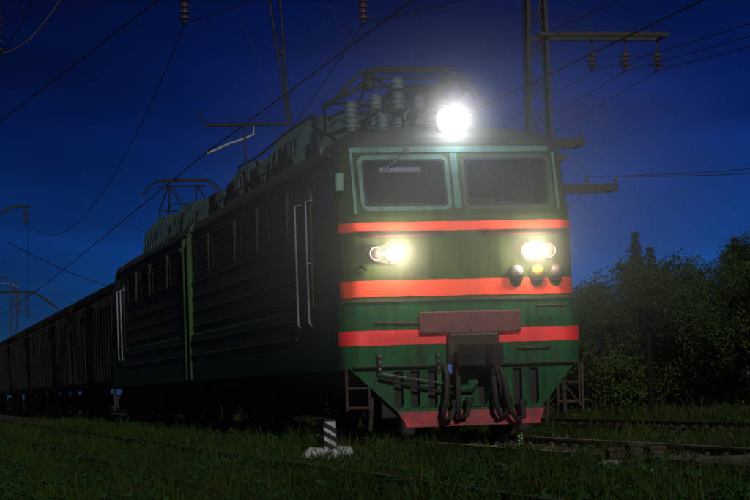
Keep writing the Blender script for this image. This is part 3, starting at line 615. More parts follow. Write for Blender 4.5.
# ------------------------------------------------------------------ wagons
def wagon(root, L=14.2):
    b = MB(); pr = [(-1.45,1.15),(-1.45,3.50),(-1.30,3.74),(-0.8,3.93),(0,4.02),(0.8,3.93),(1.30,3.74),(1.45,3.50),(1.45,1.15)]
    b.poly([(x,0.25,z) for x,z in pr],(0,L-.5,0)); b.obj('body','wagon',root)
    for sx in (-1,1):
        k = 0.35
        while k < L-.3:
            if not (L/2-1.1 < k < L/2+1.1):
                r = MB(); r.bbox((sx*1.48-.045,k-.05,1.1),(sx*1.48+.045,k+.05,3.38),.015); r.obj('side_post','wagon',root)
            k += 0.86
        d_ = MB(); d_.bbox((sx*1.48-.03,L/2-1,1.2),(sx*1.48+.04,L/2+1,3.2),.02)
        do = d_.obj('sliding_door','wagon',root)
        dr_ = MB(); dr_.tube([(sx*1.53,L/2-2,3.26),(sx*1.53,L/2+2,3.26)],.03,6); dr_.obj('door_track','rust',do)
    for k in range(6):
        rb = MB(); rb.tube([(x*1.01,1+k*(L-2)/5,z+.012) for x,z in pr[1:-1]],.02,5); rb.obj('roof_rib','wagon',root)
    uf = MB(); uf.bbox((-1.3,0.2,.95),(1.3,L-.2,1.15),.02); uf.bbox((-.2,-.2,.95),(.2,L+.2,1.12),.03); uf.obj('underframe','dark',root)
    for by in (2.1,L-2.1):
        bg_ = pivot('bogie',root)
        for wy in (by-.92,by+.92):
            for sx in (-1,1):
                w = MB(); w.lathe([(0,0),(.15,.01),(.40,.04),(.475,0),(.475,.1),(.51,.14),(0,.14)],(sx*.86,wy,.475),(-sx,0,0),22); w.obj('wheel','rust',bg_)
        for sx in (-1,1):
            f = MB(); X = sx*1.02; f.poly([(X-.06,by-1.2,.40),(X-.06,by-1.2,.56),(X-.06,by-.4,.78),(X-.06,by+.4,.78),(X-.06,by+1.2,.56),(X-.06,by+1.2,.40),(X-.06,by+.5,.30),(X-.06,by-.5,.30)],(.12,0,0)); f.obj('side_frame','rust',bg_)
wl_ = ['dark covered goods wagon coupled right behind the engine','dark covered goods wagon second behind the engine','dark covered goods wagon third behind the engine','dark covered goods wagon fourth behind the engine','dark covered goods wagon fifth behind the engine','dark covered goods wagon sixth behind the engine']
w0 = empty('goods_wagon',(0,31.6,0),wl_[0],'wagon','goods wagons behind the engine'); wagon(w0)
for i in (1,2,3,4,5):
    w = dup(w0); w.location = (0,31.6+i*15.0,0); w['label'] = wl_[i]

# ------------------------------------------------------------------ catenary
def lattice_mast(root, h, w0=0.78, w1=0.44, d0=0.5, d1=0.34, n=13, z0=-0.3):
    def wd(z): f = (z-z0)/(h-z0); return (w0+(w1-w0)*f)/2, (d0+(d1-d0)*f)/2
    for sx in (-1,1):
        for sy in (-1,1):
            a,b = wd(z0); c,d_ = wd(h)
            l = MB(); P = [Vector((sx*a,sy*b,z0)),Vector((sx*c,sy*d_,h))]
            for off in ((-sx*.035,0,.07,.014),(0,-sy*.035,.014,.07)):
                q = MB(); vs = []
                for p in P:
                    for ex,ey in ((-1,-1),(1,-1),(1,1),(-1,1)): vs.append((p.x+off[0]+ex*off[2]/2,p.y+off[1]+ey*off[3]/2,p.z))
                l.add(vs,[(0,1,5,4),(1,2,6,5),(2,3,7,6),(3,0,4,7),(4,5,6,7),(3,2,1,0)])
            l.obj('mast_leg','mast',root)
    zs = [z0+(h-z0)*k/n for k in range(n+1)]
    for i in range(n):
        za, zb = zs[i]+.02, zs[i+1]-.02
        a0,b0 = wd(za); a1,b1 = wd(zb); s = 1 if i%2 else -1
        for sy in (-1,1):
            for q in (1,-1):
                m = MB(); m.tube([(q*s*a0,sy*(b0-.012*q),za),(-q*s*a1,sy*(b1-.012*q),zb)],.017,4); m.obj('brace','mast',root)
        for sx in (-1,1):
            m = MB(); m.tube([(sx*a0,s*b0,za),(sx*a1,-s*b1,zb)],.017,4); m.obj('brace','mast',root)
PY = 21.9
mast = empty('lattice_mast',(7.5,PY,0),'tall grey steel lattice mast rising behind the engine cab with long arms','mast','lattice masts of the overhead line')
lattice_mast(mast, 10.4)
cf = MB(); cf.bbox((-.6,-.5,-.5),(.6,.5,-.05),.04); cf.obj('footing','concrete',mast)
def arm(x0,x1,z,hh,name='cross_arm'):
    m = MB(); m.bbox((x0,-.38,z-hh/2),(x1,-.30,z+hh/2),.01); m.bbox((x0,.30,z-hh/2),(x1,.38,z+hh/2),.01)
    m.bbox((x1-.06,-.30,z-hh/2+.005),(x1-.002,.30,z+hh/2-.005),.005); return m.obj(name,'mast',mast)
a1 = arm(-.05,3.1,8.68,.10)
arm(-.5,1.0,6.2,.17); arm(-.5,.55,5.86,.15); a4 = arm(-.5,1.75,5.15,.17)
bx = MB(); bx.bbox((-.02,-.50,5.22),(.22,-.39,5.82),.02); bx.obj('junction_box','mast_box',mast)
for x in (.9,1.0,1.7):
    i_ = MB(); z = 6.29 if x == .9 else 5.24; i_.tube([(x,-.34,z-.01),(x,-.34,z+.06)],.012,6); i_.lathe([(0,.04),(.045,.05),(.03,.09),(.05,.10),(.03,.15),(0,.17)],(x,-.34,z),(0,0,1),12); i_.obj('pin_insulator','brown_porc',mast)
def string(name, x, y, zt, zb, nd, label, group, r=.13, hang=0.12, m='brown_porc'):
    t = empty(name,(x,y,zb),label,'insulator',group); H = zt-zb
    s = MB(); s.tube([(0,0,H),(0,0,H-hang)],.03,6); s.obj('hanger','mast',t); s = MB(); s.tube([(0,0,0),(0,0,.06)],.02,6); s.bbox((-.05,-.1,-.04),(.05,.1,.03),.015); s.obj('clamp','mast',t)
    pit = (H-hang-.06)/nd
    dsk = MB(); dsk.lathe([(0.03,pit),(.05,pit*.85),(.055,pit*.6),(r,pit*.35),(r*.97,pit*.22),(.05,pit*.28),(.02,0.0)],(0,0,0),(0,0,1),16); me = dsk.mesh('disc'); me.materials.append(M[m])
    for k in range(nd): inst(me,'disc',t,(0,0,.06+k*pit))
    return t
for i,(x,lab) in enumerate(((8.83,'insulator string hanging from the top mast arm, nearest the mast'),(9.64,'insulator string hanging from the middle of the top mast arm'),(10.42,'insulator string hanging from the outer end of the top mast arm'))):
    string('insulator_string',x,PY,8.61,7.92,3,lab,'insulators under the top mast arm',.15,.30)
# portal over the tracks, just above the frame
mast2 = dup(mast); mast2.location = (-9.5,PY,0); mast2['label'] = 'steel lattice mast outside the left edge carrying the portal'
for c_ in [o for o in bpy.data.objects if o.parent == mast2 and o.name.split('.')[0] in ('cross_arm','junction_box','pin_insulator')]: bpy.data.objects.remove(c_)
pt = empty('portal_beam',(0,PY,9.75),'lattice steel portal beam spanning the tracks above the engine','beam')
for z in (0,.6):
    for y in (-.25,.25):
        m = MB(); m.bbox((-9.5,y-.04,z),(7.5,y+.04,z+.07),.01); m.obj('chord','mast',pt)
for k in range(17):
    x = -9.4+k
    for y in (-.25,.25):
        m = MB(); m.tube([(x,y,.05),(x+1,y,.62)] if k%2 else [(x,y,.62),(x+1,y,.05)],.02,4); m.obj('brace','mast',pt)
string('insulator_string',3.45,PY,9.77,9.0,4,'insulator string at the top edge over the cab roof','insulators under the portal beam',.13,.2)
string('insulator_string',-.62,PY,9.77,8.97,4,'insulator string at the top edge left of the drop bracket','insulators under the portal beam',.13,.2)
string('insulator_string',-4.78,PY,9.77,8.25,7,'long insulator string at the top left corner','insulators under the portal beam',.13,.2)
# drop bracket with registration arm and pale steady arm
db = empty('drop_bracket',(1.65,PY,6.72),'V shaped steel drop bracket with a horizontal arm hanging over the engine','bracket')
m = MB(); m.tube([(-.38,0,3.05),(0,0,0)],.03,6); m.tube([(-.12,0,3.05),(.02,0,0)],.03,6); m.bbox((-.17,-.03,1.55),(-.06,.03,1.62),.01); m.obj('drop_post','mast',db)
m = MB(); m.tube([(.1,0,-.02),(-1.90,0,-.04)],.035,8); m.tube([(-1.88,0,-.04),(-1.97,0,.08),(-2.02,0,.32)],.018,6); m.obj('registration_arm','mast',db)
m = MB(); m.tube([(-.80,-.02,-.25),(-1.0,-.02,-.34),(-1.35,-.02,-.45),(-1.6,-.02,-.56),(-1.9,-.02,-.68)],.032,8); m.tube([(-.80,0,-.03),(-.80,0,-.26)],.02,6); m.obj('steady_arm','galv',db)
# wires
def wire(name, pts, r, label, m='wire', group='overhead wires'):
    w = MB(); w.tube(pts, r, 5, caps=False); o = w.obj(name, m); tag(o, label, 'wire', group); return o
def sagp(a, b, sag, n=18):
    a = Vector(a); b = Vector(b); return [a.lerp(b,k/n) - Vector((0,0,4*sag*(k/n)*(1-k/n))) for k in range(n+1)]
CZ = 6.06
wire('contact_wire',[(0.25,-38,CZ),(-.25,PY,CZ),(.2,82,CZ+.05),(-.2,142,CZ),(0.2,200,CZ)],.016,'contact wire running down the track over the engine and its raised pantograph')
wire('contact_wire',[(4.6,-38,CZ+.1),(4.2,PY,CZ+.1),(4.6,82,CZ+.1),(4.4,142,CZ+.1)],.014,'contact wire passing behind the top headlight and the lattice mast')
wire('contact_wire',[(-1.3,-4,7.4),(-2.56,10.6,7.55),(-4.4,31.6,7.85),(-8,72,8.4)],.016,'long bare straight wire crossing the upper left sky')
for x,za,lab in ((3.45,9.0,'sagging messenger wire over the cab roof, clamped under an insulator'),(-.62,8.97,'sagging messenger wire over the engine, swinging down to the left')):
    p = sagp((x+.3,-38,za),(x,PY,za),2.0)+sagp((x,PY,za),(x+(0.1 if x<0 else .6),82,9.1),2.15)[1:]
    if x < 0: p += sagp((-.5,82,9.1),(3.0,142,8.6),1.8)[1:]
    mw = wire('messenger_wire',p,.012,lab)
    for (ya,yb) in ((-38,PY),(PY,82)):
        for k in range(1,8):
            f = k/8; y = ya+(yb-ya)*f; z = za-4*2.08*f*(1-f)
            if z > CZ+.15:
                dp = MB(); dp.tube([(x,y,z),((.1 if x<0 else 4.3),y,CZ+.06)],.005,4,False); dp.obj('dropper','wire',mw)
wire('jumper_cable',[(-4.78,PY,8.27),(-4.45,PY,8.36),(-4.05,PY,8.62),(-3.7,PY,9.02),(-3.35,PY,9.5),(-3.2,PY,9.75)],.022,'thick jumper cable curving up from the corner insulator')
wire('messenger_wire',sagp((-4.78,PY,8.25),(-5.0,-20,8.3),1.2)+[],.012,'messenger wire leaving the top left corner insulator')
for i,x in enumerate((8.83,9.64,10.42)):
    wire('feeder_wire',sagp((x,82,8.0),(x,PY,7.88),.9)+sagp((x,PY,7.88),(x+.2,-38,7.9),.9)[1:],.010,('feeder wire clamped to the insulator nearest the mast','feeder wire clamped to the middle insulator of the top arm','feeder wire clamped to the outermost insulator of the top arm')[i])
for dx,dz,lab in ((0,0,'service wire leaving the lowest mast arm, lower of the pair'),(-.7,.03,'service wire leaving the lowest mast arm, upper of the pair')):
    wire('service_wire',sagp((9.2+dx,PY-.34,5.40),(21.6+dx*.2,36.6,7.1+dz*6),.12),.011,lab)
wire('service_wire',[(8.4,PY-.34,6.4),(8.1,PY-.36,5.95),(8.6,PY-.34,5.42)],.01,'short looped lead between the two lower mast arms')
wire('service_wire',[(8.5,PY-.34,5.05),(7.9,PY-.36,4.6),(7.7,PY-.2,4.3)],.01,'short lead slanting down from the lowest mast arm')
wire('guy_wire',sagp((-1.5,82,8.2),(14,150,8.4),.6),.02,'wire crossing low over the wagon roofs at the left')
wire('guy_wire',sagp((7.7,PY,8.75),(14,-4,11.5),.3),.012,'wire rising from the mast to the upper right')
# far supports at the left
fm = empty('catenary_mast',(-7.4,82,0),'far mast outside the left edge with a curved arm reaching in','mast','far catenary supports')
lattice_mast(fm, 9.8, n=10)
m = MB(); m.tube([(0,0,8.3),(4.2,0,9.1),(5.5,0,9.55),(6.2,0,9.88),(7.05,0,9.92)],.06,8); m.obj('cantilever_arm','mast',fm)
string('insulator_string',-.6,82,9.88,9.1,4,'insulator string under the far arm at the left edge','insulators of the far supports',.15,.15)
fm2 = empty('catenary_mast',(2.2,146,0),'small far lattice mast above the wagon roofs with a bent arm','mast','far catenary supports')
lattice_mast(fm2, 9.6, n=9)
m = MB(); m.tube([(-2.2,0,8.75),(.5,0,8.8),(1.6,0,8.7),(2.4,0,8.1),(3.3,0,7.45)],.08,8); m.obj('bent_arm','mast',fm2)
m = MB(); m.bbox((-2.2,-.06,9.9-.1),(-.3,.06,9.9+.03),.02); m.obj('cross_arm','mast',fm2)
m = MB(); m.tube([(-1.2,-.1,9.45),(-.2,-.1,9.4),(.4,-.1,9.1)],.035,6); m.obj('steady_arm','galv',fm2)
string('insulator_string',2.35,142,8.72,7.0,5,'far insulator string under the bent arm, left one','insulators of the far supports',.17,.15)
string('insulator_string',2.95,142,8.60,6.7,5,'far insulator string under the bent arm, right one','insulators of the far supports',.17,.15)

# ------------------------------------------------------------------ trackside things
fp = empty('marker_post',(-2.55,-3.8,-.06),'short black and white striped post standing in a ring of white stones','post')
pb = MB(); pb.bbox((-.075,-.06,0),(.065,.06,.41),.012); pbo = pb.obj('post','white',fp)
def bandseg(z):
    b = MB(); pts = [(-.078,z+.06),(-.078,z+.12),(.068,z+.03),(.068,z-.03)]
    b.poly([(x,-.0635,q) for x,q in pts],(0,.002,0)); b.poly([(-.0785,y,q) for y,q in ((-.062,z+.06),(-.062,z+.12),(.06,z+.17),(.06,z+.11))],(.002,0,0)); b.obj('black_band','black',pbo)
for z in (.07,.18,.28): bandseg(z)
cp_ = MB(); cp_.bbox((-.079,-.064,.395),(.069,.064,.415),.005); cp_.obj('post_cap','black',pbo)
def rock(s, sx=1.3, sy=1, sz=.6, n=10, seed=0):
    rr = random.Random(seed); b = MB(); vs = []; fs = []
    m_ = 5
    for j in range(1,m_):
        for k in range(n):
            a = 2*math.pi*k/n; ph = math.pi*j/m_; q = s*(1+rr.uniform(-.16,.16))
            vs.append((q*sx*math.sin(ph)*math.cos(a),q*sy*math.sin(ph)*math.sin(a),q*sz*math.cos(ph)))
    for j in range(m_-2):
        for k in range(n): fs.append((j*n+k,(j+1)*n+k,(j+1)*n+(k+1)%n,j*n+(k+1)%n))
    fs.append(tuple(range(n))); fs.append(tuple(range((m_-2)*n,(m_-1)*n))[::-1]); b.add(vs,fs,True); return b
for i in range(11):
    a = 2*math.pi*i/11; o = rock(random.uniform(.06,.10),1.1,1,.8,seed=i).obj('painted_stone','white',fp)
    o.location = (-.03+.21*math.cos(a),.18*math.sin(a),.03+.03*math.sin(i*2.1))
for i,(x,y,s,lab) in enumerate(((-2.1,-9.6,.11,'flat pale stone lying in the grass below the pilot'),(-1.75,-11.5,.09,'pale stone in the grass nearer the front'),(-1.35,-11.3,.09,'greyish pale stone right of two others in the grass'),(.45,-13.2,.06,'small white stone in the grass at the lower right'),(-4.9,28,.14,'white stone beside the far end of the train'))):
    o = rock(s,1.5,1,.35,seed=20+i).obj('pale_stone','pale' if i<3 else 'white'); o.location = (x,y,gh(x,y)+.10); o.rotation_euler = (0,0,i*.9); tag(o,lab,'stone','pale stones in the grass')
# trackside signal
sg = empty('railway_signal',(7.3,14.0,-.1),'dark round headed railway signal on a thin pole before the trees','signal')
m = MB(); m.tube([(0,0,-.2),(0,0,1.95)],.05,10); m.obj('pole','soot',sg)
m = MB(); m.bbox((-.16,-.12,1.70),(.16,.12,2.25),.06); m.obj('signal_head','soot',sg)
m = MB(); m.lathe([(0,.0),(.22,.0),(.24,.02),(.24,.035),(0,.035)],(0,.14,2.02),(0,1,0),24); m.obj('backing_disc','soot',sg)
for z in (1.88,2.10):
    m = MB(); m.lathe([(.08,0),(.085,.1),(.09,.18),(.083,.18),(.078,.1),(.07,.0)],(0,-.12,z),(0,-1,0),14); m.obj('lamp_hood','soot',sg)
# deck of a track crossing, concrete panels outside and between the rails, with timber posts at its end
cd = empty('crossing_deck',(0,-9.6,-.13),'weathered concrete panels laid between the near rails beside the timber posts','crossing')
pm = []
for w_ in (1.06,1.30):
    m = MB(); m.bbox((-w_/2,-.49,0),(w_/2,.49,.135),.02); me = m.mesh('panel'); me.materials.append(M['concrete']); pm.append(me)
for k in range(12):
    for x,q in ((0,1),(1.39,0)):
        inst(pm[q],'panel',cd,(x+random.uniform(-.01,.01),-.5-k*1.0,random.uniform(-.02,.012)),random.uniform(-.008,.008))
for i,(x,y,h,lab) in enumerate(((-1.42,-10.6,.30,'stubby dark timber post at the crossing deck, leftmost of three'),(-1.20,-10.5,.33,'stubby dark timber post at the crossing deck, middle of three'),(-1.00,-10.45,.30,'stubby dark timber post at the crossing deck, rightmost of three'))):
    t = empty('timber_post',(x,y,-.2),lab,'post','timber posts beside the deck')
    m = MB(); m.bbox((-.06,-.06,0),(.06,.06,h),.015); m.obj('shaft','sleeper',t); m = MB(); m.bbox((-.075,-.075,h-.004),(.075,.075,h+.03),.012); m.obj('cap','rust',t)

# ------------------------------------------------------------------ vegetation
def np_obj(name, V, F, m, parent=None, kind=None):
    me = bpy.data.meshes.new(name); V = np.asarray(V,np.float32).reshape(-1,3); F = np.asarray(F,np.int32)
    me.vertices.add(len(V)); me.vertices.foreach_set('co',V.ravel()); k = F.shape[1]
    me.loops.add(F.size); me.loops.foreach_set('vertex_index',F.ravel()); me.polygons.add(len(F))
    me.polygons.foreach_set('loop_start',np.arange(0,F.size,k,dtype=np.int32)); me.polygons.foreach_set('loop_total',np.full(len(F),k,np.int32))
    me.update(calc_edges=True); me.materials.append(M[m]); 
    if name is None: return me
    o = bpy.data.objects.new(name,me); C.objects.link(o); o.parent = parent
    if kind: o['kind'] = kind
    return o
CAMX, CAMY = -7.4, -29.14
def gh_np(x, y):
    h = -0.16+0.03*np.sin(x*1.7+y*0.6)+0.025*np.sin(x*0.7-y*1.3)
    for tx in (0,4.4,-4.3): h = np.where(np.abs(x-tx)<1.5,-.14,h)
    h = h+np.where((x>-2.75)&(x<-1.5),.06,0)+np.where(x>7,np.minimum(.5,(x-7)*.06),0)+np.where(x<-6.5,np.minimum(.35,(-6.5-x)*.08),0)
    return h
# grass tufts over the verges
NC = 36000
t = 13*(80/13)**rng.random(NC); lat = rng.uniform(-1,1,NC)*(0.19*t+2.5)
f = np.array([math.sin(R(12)),math.cos(R(12))]); rt = np.array([math.cos(R(12)),-math.sin(R(12))])
cx = CAMX+f[0]*t+rt[0]*lat; cy = CAMY+f[1]*t+rt[1]*lat
dens = 0.55+0.45*np.sin(cx*1.3+np.sin(cy*.9)*1.5)*np.sin(cy*.8+cx*.5)
for tx,kk in ((0,.45),(4.4,.4),(-4.3,1.0)):
    on = np.abs(np.abs(cx-tx)-.78)<.07; dens = np.where(on,dens*(0 if kk<1 else .6),dens)
    dens = np.where((np.abs(cx-tx)<.68),dens*kk,dens)
dens = np.where(np.abs(cx+3.6)<.28,dens*.3,dens)
under = ((np.abs(cx)<1.5)&(cy>-.2))|((np.abs(cx)<.7)&(cy<-9.0))|(((cx+2.62)**2+(cy+4.1)**2)<.35)
keep = (rng.random(NC)<dens)&(~under)&(cx<9.5)
cx=cx[keep]; cy=cy[keep]; t=t[keep]
nb = rng.integers(5,15,len(cx)); idx = np.repeat(np.arange(len(cx)),nb); n = len(idx)
x = cx[idx]+rng.normal(0,.07,n); y = cy[idx]+rng.normal(0,.07,n)
ontrack = np.zeros(n,bool)
for tx in (0,4.4): ontrack |= np.abs(x-tx)<.95
hb = (rng.gamma(3,.045,len(cx))+.06)[idx]*rng.uniform(.6,1.3,n); hb = np.where(ontrack,hb*.55,hb); hb = np.where((x<1.3)&(y>-1.5)&(x>-2.2),hb*.6,hb)
hb = np.minimum(hb,.45)
az = rng.uniform(0,2*np.pi,n); ln_ = rng.uniform(.1,.75,n)*hb; wd = rng.uniform(.003,.006,n)*(1+t[idx]/50)
z0 = gh_np(x,y)-.02
dx,dy = np.cos(az),np.sin(az); px,py_ = -dy,dx
V = np.zeros((n,6,3))
for k,(fr,ww) in enumerate(((0,1),(.55,.75),(1,.12))):
    ox = x+dx*ln_*fr**1.8; oy = y+dy*ln_*fr**1.8; oz = z0+hb*fr*(1-.15*fr)
    V[:,2*k,0]=ox-px*wd*ww; V[:,2*k,1]=oy-py_*wd*ww; V[:,2*k,2]=oz
    V[:,2*k+1,0]=ox+px*wd*ww; V[:,2*k+1,1]=oy+py_*wd*ww; V[:,2*k+1,2]=oz
b = np.arange(n)[:,None]*6
F = np.concatenate([b+np.array([[0,1,3,2]]),b+np.array([[2,3,5,4]])])
np_obj('grass',V,F,'grass',kind='stuff')
# broad leaved weeds, thicker at the left
def leaves(P, D, L, Wd, up=None):
    # diamond leaves: base P, direction D, length L, half width Wd -> verts
    n = len(P); rnd = rng.normal(size=(n,3)); s = np.cross(D,rnd); s /= np.linalg.norm(s,axis=1)[:,None]+1e-9
    nrm = np.cross(D,s)
    V = np.zeros((n,4,3)); V[:,0]=P; V[:,1]=P+D*(L*.5)[:,None]+s*Wd[:,None]+nrm*(L*.08)[:,None]; V[:,2]=P+D*L[:,None]; V[:,3]=P+D*(L*.5)[:,None]-s*Wd[:,None]+nrm*(L*.08)[:,None]
    return V
NW = 5200
t = 13*(60/13)**rng.random(NW); lat = (rng.random(NW)**1.6*2-1)*(0.19*t+2.5)
cx = CAMX+f[0]*t+rt[0]*lat; cy = CAMY+f[1]*t+rt[1]*lat
k = ~(((np.abs(cx)<1.6)&(cy>-.5))|((np.abs(cx)<.7)&(cy<-9.0))|(((cx+2.62)**2+(cy+4.1)**2)<.5))
for tx in (0,4.4): k &= np.abs(cx-tx)>.95
cx=cx[k]; cy=cy[k]; nl = rng.integers(10,26,len(cx)); idx = np.repeat(np.arange(len(cx)),nl); n=len(idx)
hh = (rng.uniform(.05,.30,len(cx))*np.where(cx<-6.3,1.35,.75))[idx]; u = rng.random(n)**.7
P = np.stack([cx[idx]+rng.normal(0,.05,n),cy[idx]+rng.normal(0,.05,n),gh_np(cx[idx],cy[idx])+hh*u],1)
a = rng.uniform(0,2*np.pi,n); D = np.stack([np.cos(a),np.sin(a),rng.uniform(-.3,.7,n)],1); D/=np.linalg.norm(D,axis=1)[:,None]
L = (rng.uniform(.025,.085,len(cx)))[idx]*rng.uniform(.7,1.2,n); V = leaves(P,D,L,L*.22); b=np.arange(n)[:,None]*4
np_obj('weeds',V,b+np.array([[0,1,2,3]]),'weed',kind='stuff')
# one taller pale flowering plant below the pilot
pf = empty('flowering_plant',(-1.02,-6.2,-.15),'single pale flowering weed standing in the grass below the pilot','plant')
m = MB(); m.tube([(0,0,0),(.01,0,.2),(.03,.01,.42)],.008,5); m.obj('stem','weed',pf)
P = np.array([[.01,0,.05+.02*i] for i in range(14)],float); a = np.arange(14)*2.4; D = np.stack([np.cos(a),np.sin(a),np.full(14,.35)],1); D/=np.linalg.norm(D,axis=1)[:,None]
np_obj('foliage',leaves(P,D,np.full(14,.10),np.full(14,.025)),np.arange(14)[:,None]*4+np.array([[0,1,2,3]]),'weed',pf)
P = np.array([[.02,0,.26+.008*i] for i in range(22)],float); a = np.arange(22)*2.4; D = np.stack([np.cos(a),np.sin(a),np.full(22,.3)],1); D/=np.linalg.norm(D,axis=1)[:,None]
np_obj('flower',leaves(P,D,np.full(22,.045),np.full(22,.018)),np.arange(22)[:,None]*4+np.array([[0,1,2,3]]),'flower',pf)
pf.scale = (.75,.75,.75)
# broadleaf trees and bushes
def broad_mesh(seed, H, Rw, nleaf, base=.12, leaf=.10, lumps=16):
    r = np.random.default_rng(seed); rr = random.Random(seed)
    tr = MB(); tops = []
    nst = rr.randint(1,3)
    cents = []
    for i in range(lumps):
        h = H*(base+ (1-base)*rr.random()**.85); fr = h/H
        rad = Rw*(math.sin(min(1,fr*1.05)*math.pi*.86)**.7)*rr.uniform(.25,1.0); a = rr.random()*6.28
        cents.append((rad*math.cos(a),rad*math.sin(a),h,rr.uniform(.28,.55)*Rw*.75))
    cents.append((rr.uniform(-.1,.1),rr.uniform(-.1,.1),H*.94,Rw*.22)); cents.append((0,0,H*.99,Rw*.12))
    tr.tube([(0,0,-.3),(.05*rr.uniform(-1,1),.05,H*.3),(.1*rr.uniform(-1,1),.1*rr.uniform(-1,1),H*.65),(0,0,H*.97)],[H*.022,H*.017,H*.010,.008],8)
    for c in cents:
        zb = max(.1,c[2]-rr.uniform(.4,.8)*c[3]*1.4); tr.tube([(0,0,zb*.8),(c[0]*.5,c[1]*.5,zb*.95),(c[0],c[1],c[2])],[H*.008,H*.005,.006],5,False)
    cs = np.array(cents); w = cs[:,3]**2; pick = r.choice(len(cs),nleaf,p=w/w.sum())
    v = r.normal(size=(nleaf,3)); v/=np.linalg.norm(v,axis=1)[:,None]; nsub = 14; sub = r.normal(size=(len(cs),nsub,3)); sub /= np.linalg.norm(sub,axis=2)[:,:,None]; sp_i = r.integers(0,nsub,nleaf); v = v*.42+sub[pick,sp_i]*r.uniform(.7,1.15,(len(cs),nsub))[pick,sp_i][:,None]; rad = cs[pick,3]*r.uniform(.75,1.25,nleaf)
    P = cs[pick,:3]+v*rad[:,None]*np.array([1,1,.8]); P[:,2]=np.maximum(P[:,2],.05)
    D = r.normal(size=(nleaf,3)); D[:,2]-=.4; D/=np.linalg.norm(D,axis=1)[:,None]; L = leaf*r.uniform(.6,1.3,nleaf)
    global rng; V = leaves(P,D,L,L*.32)
    tm = tr.mesh('trunk'); tm.materials.append(M['bark'])
    lo = np_obj('crown',V,np.arange(nleaf)[:,None]*4+np.array([[0,1,2,3]]),'leaf'); lm = lo.data; bpy.data.objects.remove(lo)
    return tm, lm
def spruce_mesh(seed, H, Rw):
    r = np.random.default_rng(seed); rr = random.Random(seed); tr = MB(); tr.tube([(0,0,-.3),(0,0,H*.5),(0.03,0,H)],[H*.018,H*.011,.006],8)
    P=[];D=[];L=[]
    h = .35
    while h < H*.985:
        fr = h/H; rad = Rw*.85*(1-fr)**1.05*rr.uniform(.75,1.1)+.06; nbr = max(3,int(5+4*(1-fr)))
        a0 = rr.random()*6.28
        for k in range(nbr):
            a = a0+6.28*k/nbr+rr.uniform(-.25,.25); rl = rad*rr.uniform(.45,1.2); dr = rr.uniform(.05,.55)
            tip = np.array([rl*math.cos(a),rl*math.sin(a),h-dr*rl]); ba = np.array([0,0,h])
            tr.tube([tuple(ba),tuple(ba*.5+tip*.5+np.array([0,0,.02])),tuple(tip)],[.012,.008,.004],4,False)
            ns = max(12,int(rl*80)); u = r.random(ns)**.7
            p = ba+(tip-ba)*u[:,None]+r.normal(0,.02,(ns,3)); sd = np.array([-math.sin(a),math.cos(a),0])
            d = (tip-ba)/np.linalg.norm(tip-ba)*.6+sd*r.choice([-1,1],ns)[:,None]*r.uniform(.2,.9,ns)[:,None]+np.array([0,0,1])*r.uniform(-.7,.15,ns)[:,None]
            P.append(p);D.append(d);L.append((.12+.16*(1-u)*min(1,rl))*r.uniform(.6,1.2,ns))
        h += rr.uniform(.07,.16)*(1.2-.5*fr)
    P=np.concatenate(P);D=np.concatenate(D);D/=np.linalg.norm(D,axis=1)[:,None];L=np.concatenate(L)
    V = leaves(P,D,L,L*.16); tm = tr.mesh('trunk'); tm.materials.append(M['bark'])
    lo = np_obj('crown',V,np.arange(len(P))[:,None]*4+np.array([[0,1,2,3]]),'needle'); lm = lo.data; bpy.data.objects.remove(lo)
    return tm, lm
bush = [broad_mesh(3,2.6,1.7,26000,.03,.07,24), broad_mesh(4,3.1,1.6,26000,.03,.065,24), broad_mesh(5,2.3,1.9,26000,.02,.07,24)]
tree = [broad_mesh(8,5.6,1.9,38000,.08,.08,34), broad_mesh(9,6.4,2.3,44000,.10,.085,40), broad_mesh(10,4.6,1.5,30000,.06,.07,30)]
spr = [spruce_mesh(31,6.2,2.1), spruce_mesh(32,5.2,1.8)]
def plant(kind, name, meshes, x, y, s, label, group):
    t = empty(name,(x,y,gh(x,y)-.02),label,kind,group,random.random()*6.28)
    sz = s*random.uniform(.95,1.05)
    tk = inst(meshes[0],'trunk',t,sc=(s,s,sz)); cr_ = inst(meshes[1],'crown',t,sc=(s,s,sz))
    return t
ORD = ['first','second','third','fourth','fifth','sixth','seventh','eighth','ninth','tenth','eleventh','twelfth']
bearing = lambda p: math.atan2(p[0]-CAMX, p[1]-CAMY)
BS = ((9.6,36.5,0,1.0),(9.9,33.0,1,.95),(9.8,29.6,2,1.05),(9.9,26.4,0,1.0),(10.2,23.4,1,1.0),(10.4,20.6,2,1.05),(10.9,18.0,0,1.0),(11.3,15.3,1,.95),(12.0,13.0,2,1.0),(9.7,41.0,1,1.0),(9.9,46,2,1.1),(11.6,28.2,1,1.1),(12.0,24.6,0,1.2),(12.6,20.6,1,1.15),(13.2,17.0,0,1.2),(11.8,33.5,2,1.2))
for row,sel in (('front',[b_ for b_ in BS if b_[0] < 11.4]),('back',[b_ for b_ in BS if b_[0] >= 11.4])):
    for i,(x,y,k,s) in enumerate(sorted(sel,key=bearing)):
        plant('bush','bush',bush[k],x,y,s,f'dense leafy bush, {ORD[i]} from the engine in the {row} row of the thicket','bushes in the thicket')
TS = ((13.2,42.0,2,.50),(14.2,38.0,2,.54),(14.2,33.0,2,.68),(15.2,29.6,2,.80),(15.8,26.2,0,.82),(16.0,35.5,2,.74),(19.5,32.0,0,.92),(22.5,36,1,.66),(14.6,50,2,.50),(13.4,22.6,2,.8),(12.0,48,2,.46))
for i,(x,y,k,s) in enumerate(sorted(TS,key=bearing)):
    plant('tree','broadleaf_tree',tree[k],x,y,s,f'leafy young tree behind the thicket, {ORD[i]} from the engine','young trees behind the thicket')
